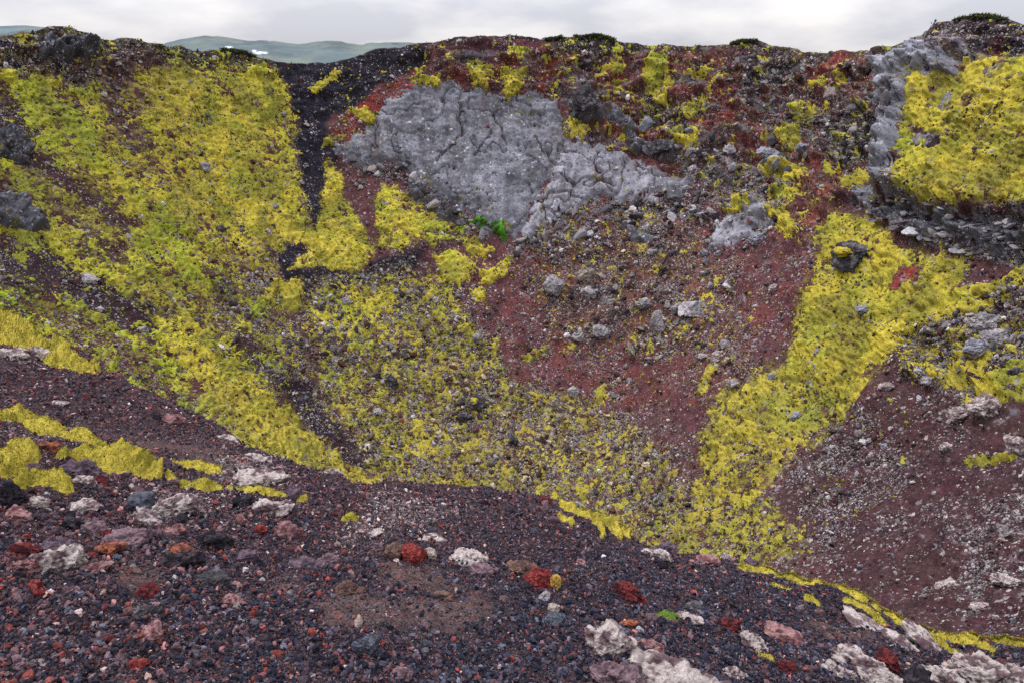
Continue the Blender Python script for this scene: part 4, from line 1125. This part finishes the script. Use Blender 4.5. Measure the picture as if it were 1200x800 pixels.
for u, v, w, h, tone, tilt, lab in FGS:
    p, d = ground_at(u, v + h * .38)
    s = d / F
    up = np.array([0, 0, 1.]) * .5 + gn * .5; up /= np.linalg.norm(up)
    view = p / np.linalg.norm(p); right = np.cross(view, up); right /= np.linalg.norm(right); fwd = np.cross(up, right)
    crust = tone in ('lichen', 'white')
    stone('crusted_rock' if crust else 'loose_stone', lab, 'rock' if crust else 'stone', p, right, up, fwd, w * s * 1.08, h * s * (1.08 if crust else 1.3), max(h * 1.1, w * .65) * s, tone, M_STONE,
          lvl=4 if w > 26 else 3, tilt=tilt, jag=.5 if crust else .35, sink=.4 if crust else .32, fine=.12 if crust else .11)


# ---- gravel on the lip
def near_gravel():
    r = np.random.default_rng(31)
    sizepx = np.maximum(1.6, .0098 * F / FD)
    cell = np.gradient(FV, axis=0) * np.gradient(FU, axis=1)
    inside = ((FU > -60) & (FU < 1260) & (FV < 850))
    cover = (1.9 - 1.65 * BARE + .5 * ga) * np.where(FL > .004, .02, 1)
    lam = np.abs(cell) / (sizepx ** 2) * cover * inside * 1.0
    tot = lam.sum(); n = int(min(tot, 140000)); print('gravel', tot)
    idx = r.choice(lam.size, n, p=(lam / tot).ravel())
    d = FD.ravel()[idx]
    ln = r.lognormal(-.12, .66, n)
    size = np.maximum(.0098, 1.6 * d / F) * np.clip(ln, .4, 3.4)
    pos = Q.reshape(-1, 3)[idx] + r.normal(size=(n, 3)) * (d * 1.0 / F)[:, None] + gn * (size * .22)[:, None]
    nz = NAVYZ.ravel()[idx]
    A = pick(r, n, [(5.5, (.014, .016, .028)), (2.4, (.034, .036, .052)), (1.0, (.08, .085, .11)), (2.0, (.06, .04, .046)), (.4, (.14, .034, .027)), (.2, (.20, .09, .08)), (.06, (.33, .29, .27))])
    B = pick(r, n, [(3.2, (.02, .018, .025)), (3.2, (.06, .04, .047)), (1.4, (.11, .075, .085)), (.9, (.115, .034, .031)), (.4, (.18, .085, .08)), (.25, (.31, .265, .255))])
    col = np.where((r.random(n) < nz * .8)[:, None], A, B)
    col = col * np.array([[1.05, .96, .98]])
    pz = r.random(n) < PALEZ.ravel()[idx] * .35
    col[pz] = pick(r, int(pz.sum()), [(1, (.27, .22, .215)), (1, (.17, .12, .125))])
    px = size * F / d
    for lv, sel in ((0, px <= 6), (1, px > 6)):
        yield stone_cloud(pos[sel], size[sel], col[sel], lv, r, jag=.46, flat=(.4, 1))


def near_scree():
    r = np.random.default_rng(37)
    pr = (leftz * sstep(520, 560, FV) * sstep(760, 640, FV) * 1.6 + .16 + .5 * sstep(880, 1000, FU)) * (FU > -40) * (FU < 1240) * (FV < 830) * (1 - .8 * BARE)
    pr = pr * np.abs(np.gradient(FV, axis=0) * np.gradient(FU, axis=1)) * np.where(FL > .004, 0, 1)
    n = 1300
    idx = r.choice(pr.size, n, p=(pr / pr.sum()).ravel())
    d = FD.ravel()[idx]
    size = np.clip(4.2 * r.power(1.0, n) ** -.42, 4, 18) * d / F
    pos = Q.reshape(-1, 3)[idx] + gn * (size * .1)[:, None]
    col = pick(r, n, [(3, (.025, .02, .028)), (3, (.065, .042, .05)), (2, (.12, .08, .09)), (1.0, (.17, .045, .04)), (.7, (.20, .10, .10)), (1.1, (.30, .26, .25)), (1, (.05, .055, .075))])
    for k in range(6):                       # six rock shapes, turned and stretched
        sel = np.arange(n) % 6 == k
        V, Fc = rock_shape(700 + k, 3, .5, fine=.16); m = len(V); q = sel.sum()
        sc = np.stack([np.ones(q), r.uniform(.6, 1, q), r.uniform(.4, .75, q)], -1)
        P = np.einsum('nij,nmj->nmi', rand_rot(q, r), V[None] * sc[:, None]) * size[sel][:, None, None] + pos[sel][:, None]
        yield P.reshape(-1, 3), (Fc[None] + (np.arange(q) * m)[:, None, None]).reshape(-1, 3), np.repeat(col[sel][:, None], m, 1).reshape(-1, 3)


Vs, Fs, Cs, k = [], [], [], 0
for V, f, c in near_scree():
    Vs.append(V); Fs.append(f + k); Cs.append(c); k += len(V)
o = make_mesh('scree', np.concatenate(Vs), np.concatenate(Fs), M_STONE, np.concatenate(Cs), smooth=False)
tag(o, 'small broken dark, mauve and rusty stones lying among the near gravel', 'scree', kind='stuff')

Vs, Fs, Cs, k = [], [], [], 0
for V, f, c in near_gravel():
    Vs.append(V); Fs.append(f + k); Cs.append(c); k += len(V)
o = make_mesh('gravel', np.concatenate(Vs), np.concatenate(Fs), M_PEB, np.concatenate(Cs), smooth=False)
tag(o, 'black, mauve and red cinder gravel covering the near lip', 'gravel', kind='stuff')

# ------------------------------------------------------------------ the rest of the bowl: near side, both ends and the outer flank
ph = np.linspace(-math.pi, math.pi, 361); ss = np.concatenate([np.linspace(.0, 1.05, 90), np.linspace(1.1, 1.75, 14)])
PHb, Sb = np.meshgrid(ph, ss)
Rb = np.interp(PHb, rphi, rR) * Sb
Xb, Yb = Rb * np.sin(PHb), CY + Rb * np.cos(PHb)
Zb = np.where(Sb <= 1.05, crater_z(Xb, Yb), 0)
zr_ = Zb[89][None]
Zb = np.where(Sb > 1.05, zr_ + (-39 - zr_) * sstep(1.0, 1.75, Sb), Zb) - 3.2
Pb = np.stack([Xb, Yb, Zb], -1)
Pb[..., 2] += np.where(Rb > 3, .5, 0) * (fbm(Pb, 6, 4, 95) - .3)
cb = np.tile(MAROON, Pb.shape[:2] + (1,)).reshape(Pb.shape)
cb = mixc(cb, BROWN, .5 + fbm(Pb, 8, 4, 96)); cb = mixc(cb, NAVY, sstep(.1, .4, fbm(Pb, 12, 4, 97)))
bowl = make_mesh('crater_slope', Pb.reshape(-1, 3), grid_faces(*Sb.shape), M_WALL, np.clip(cb, .004, 1).reshape(-1, 3), alpha=.35)
tag(bowl, 'maroon scree on the near side and outer flank of the crater', 'crater slope', kind='structure')

# ------------------------------------------------------------------ land beyond the crater
a = np.linspace(0, 2 * math.pi, 97)[:-1]
rings = [110, 160, 300, 600, 1200, 2050]
V = [(0, CY, -38)]
for R_ in rings: V += [(R_ * math.sin(t), CY + R_ * math.cos(t), -38) for t in a]
# an annulus: starts outside the crater so that it never roofs the bowl
V = np.array(V[1:], float); n = len(a)
Fc = [[k * n + j, (k + 1) * n + j, (k + 1) * n + (j + 1) % n, k * n + (j + 1) % n] for k in range(len(rings) - 1) for j in range(n)]
plain = make_mesh('plain', V, np.array(Fc), M_HILL, np.tile(C(.075, .085, .06), (len(V), 1)))
tag(plain, 'low grey green land outside the crater', 'land', kind='structure')


def hill(label, Y, prof, col):
    u = np.linspace(prof[0][0], prof[-1][0], 420)
    top = interp(prof, u)
    t = np.linspace(0, 1, 70)
    d = ray(u, top); base = d * (Y / d[:, 1])[:, None]
    z0 = -38.5
    P = np.empty((70, 420, 3))
    for k, tt in enumerate(t):      # front foot .. crest .. back foot
        s_ = (tt - .6) / .6 if tt < .6 else (tt - .6) / .4
        P[k, :, 0] = base[:, 0] * (1 + s_ * .30); P[k, :, 1] = base[:, 1] * (1 + s_ * .30)
        P[k, :, 2] = z0 + (base[:, 2] - z0) * (1 - s_ * s_) ** 1.0
    P[..., 2] += 8 * fbm(P, 110, 5, 91) * np.sin(np.pi * np.clip(t, 0, 1))[:, None] * (np.abs((t - .6)) > .02)[:, None]
    c = np.tile(col, P.shape[:2] + (1,)).reshape(P.shape)
    c = mixc(c, C(.11, .13, .11), sstep(-.1, .4, fbm(P, 90, 5, 92)) * .8)
    c = mixc(c, C(.06, .075, .085), sstep(.05, .35, fbm(P * np.array([1, 1, 3]), 60, 5, 93)) * .8)
    pu, pv, _ = proj(P)
    snow = np.maximum.reduce([sstep(1.3, .3, np.hypot((pu - a_) / w_, (pv - b_) / h_)) for a_, b_, w_, h_ in ((268, 56, 5, 1.6), (306, 62, 9, 1.2), (298, 60, 3, 1))])
    c = mixc(c, C(.6, .62, .66), snow + 0 * pu)
    o = make_mesh('hill', P.reshape(-1, 3), grid_faces(70, 420), M_HILL, np.clip(c, .01, 1).reshape(-1, 3))
    tag(o, label, 'hill', kind='structure')


hill('pale grey green hills beyond the left rim', 1200, [(150, 90), (175, 60), (195, 51), (215, 46), (240, 42), (265, 44), (290, 48), (320, 49), (350, 52), (375, 50), (400, 50), (425, 54), (450, 50), (480, 50), (520, 56), (560, 90)], C(.08, .105, .115))
hill('blue grey hill at the far left edge of the skyline', 1600, [(-85, 60), (-60, 38), (-40, 33), (0, 31), (30, 30), (60, 33), (110, 48), (170, 90)], C(.085, .12, .14))

# ------------------------------------------------------------------ light, sky, camera
SUN_EL, SUN_AZ = math.radians(56), math.radians(-55)      # azimuth from +Y, clockwise: ahead and to the left
sd = bpy.data.lights.new('sun', 'SUN'); sd.energy = 2.6; sd.angle = math.radians(10); sd.color = (1, .96, .9)
so = bpy.data.objects.new('sun', sd); COL.objects.link(so)
so.rotation_euler = (math.pi / 2 - SUN_EL, 0, -SUN_AZ + math.pi)

w = bpy.data.worlds.new('World'); scene.world = w; w.use_nodes = True
nt = w.node_tree; N = nt.nodes.new; L = nt.links.new
bg = nt.nodes['Background']
sky = N('ShaderNodeTexSky'); sky.sky_type = 'NISHITA'; sky.sun_disc = False; sky.sun_elevation = SUN_EL; sky.sun_rotation = SUN_AZ
co = N('ShaderNodeTexCoord')
sep = N('ShaderNodeSeparateXYZ'); L(co.outputs['Generated'], sep.inputs[0])
# overcast deck: three times brighter overhead than at the horizon
el = N('ShaderNodeMapRange'); el.inputs[1].default_value = 0; el.inputs[2].default_value = 1; el.inputs[3].default_value = 1.0; el.inputs[4].default_value = 4.6
L(sep.outputs['Z'], el.inputs[0])
# cloud noise on a flat deck: direction divided by height
zz = N('ShaderNodeMath'); zz.operation = 'ADD'; zz.inputs[1].default_value = .30; L(sep.outputs['Z'], zz.inputs[0])
zm = N('ShaderNodeMath'); zm.operation = 'MAXIMUM'; zm.inputs[1].default_value = .05; L(zz.outputs[0], zm.inputs[0])
dv_ = N('ShaderNodeVectorMath'); dv_.operation = 'DIVIDE'
cm = N('ShaderNodeCombineXYZ'); [L(zm.outputs[0], cm.inputs[i]) for i in range(3)]
L(co.outputs['Generated'], dv_.inputs[0]); L(cm.outputs[0], dv_.inputs[1])
nz = N('ShaderNodeTexNoise'); nz.inputs['Scale'].default_value = 1.5; nz.inputs['Detail'].default_value = 5; nz.inputs['Roughness'].default_value = .5
L(dv_.outputs[0], nz.inputs['Vector'])
rp = N('ShaderNodeValToRGB'); rp.color_ramp.elements[0].position = .40; rp.color_ramp.elements[1].position = .62
rp.color_ramp.elements[0].color = (.62, .63, .71, 1); rp.color_ramp.elements[1].color = (.97, .94, .94, 1)
L(nz.outputs['Fac'], rp.inputs[0])
sc_ = N('ShaderNodeVectorMath'); sc_.operation = 'SCALE'; L(rp.outputs[0], sc_.inputs[0]); L(el.outputs[0], sc_.inputs['Scale'])
s2 = N('ShaderNodeVectorMath'); s2.operation = 'SCALE'; L(sky.outputs[0], s2.inputs[0]); s2.inputs['Scale'].default_value = .08
mx = N('ShaderNodeMix'); mx.data_type = 'VECTOR'; mx.inputs[0].default_value = .88
L(s2.outputs[0], mx.inputs[4]); L(sc_.outputs[0], mx.inputs[5])
L(mx.outputs[1], bg.inputs['Color']); bg.inputs['Strength'].default_value = 1.0

cd = bpy.data.cameras.new('camera'); cd.sensor_fit = 'HORIZONTAL'; cd.sensor_width = 36; cd.lens = 24; cd.clip_start = .05; cd.clip_end = 30000
cam = bpy.data.objects.new('camera', cd); COL.objects.link(cam)
cam.location = (0, 0, 0); cam.rotation_euler = (math.pi / 2 - PITCH, 0, 0)
scene.camera = cam
scene.view_settings.view_transform = 'Standard'; scene.view_settings.look = 'None'
scene.view_settings.exposure = 0.0; scene.view_settings.gamma = 1.0; scene.view_settings.use_curve_mapping = False
scene.cycles.max_bounces = 4; scene.cycles.diffuse_bounces = 2; scene.cycles.glossy_bounces = 1
scene.cycles.use_denoising = False
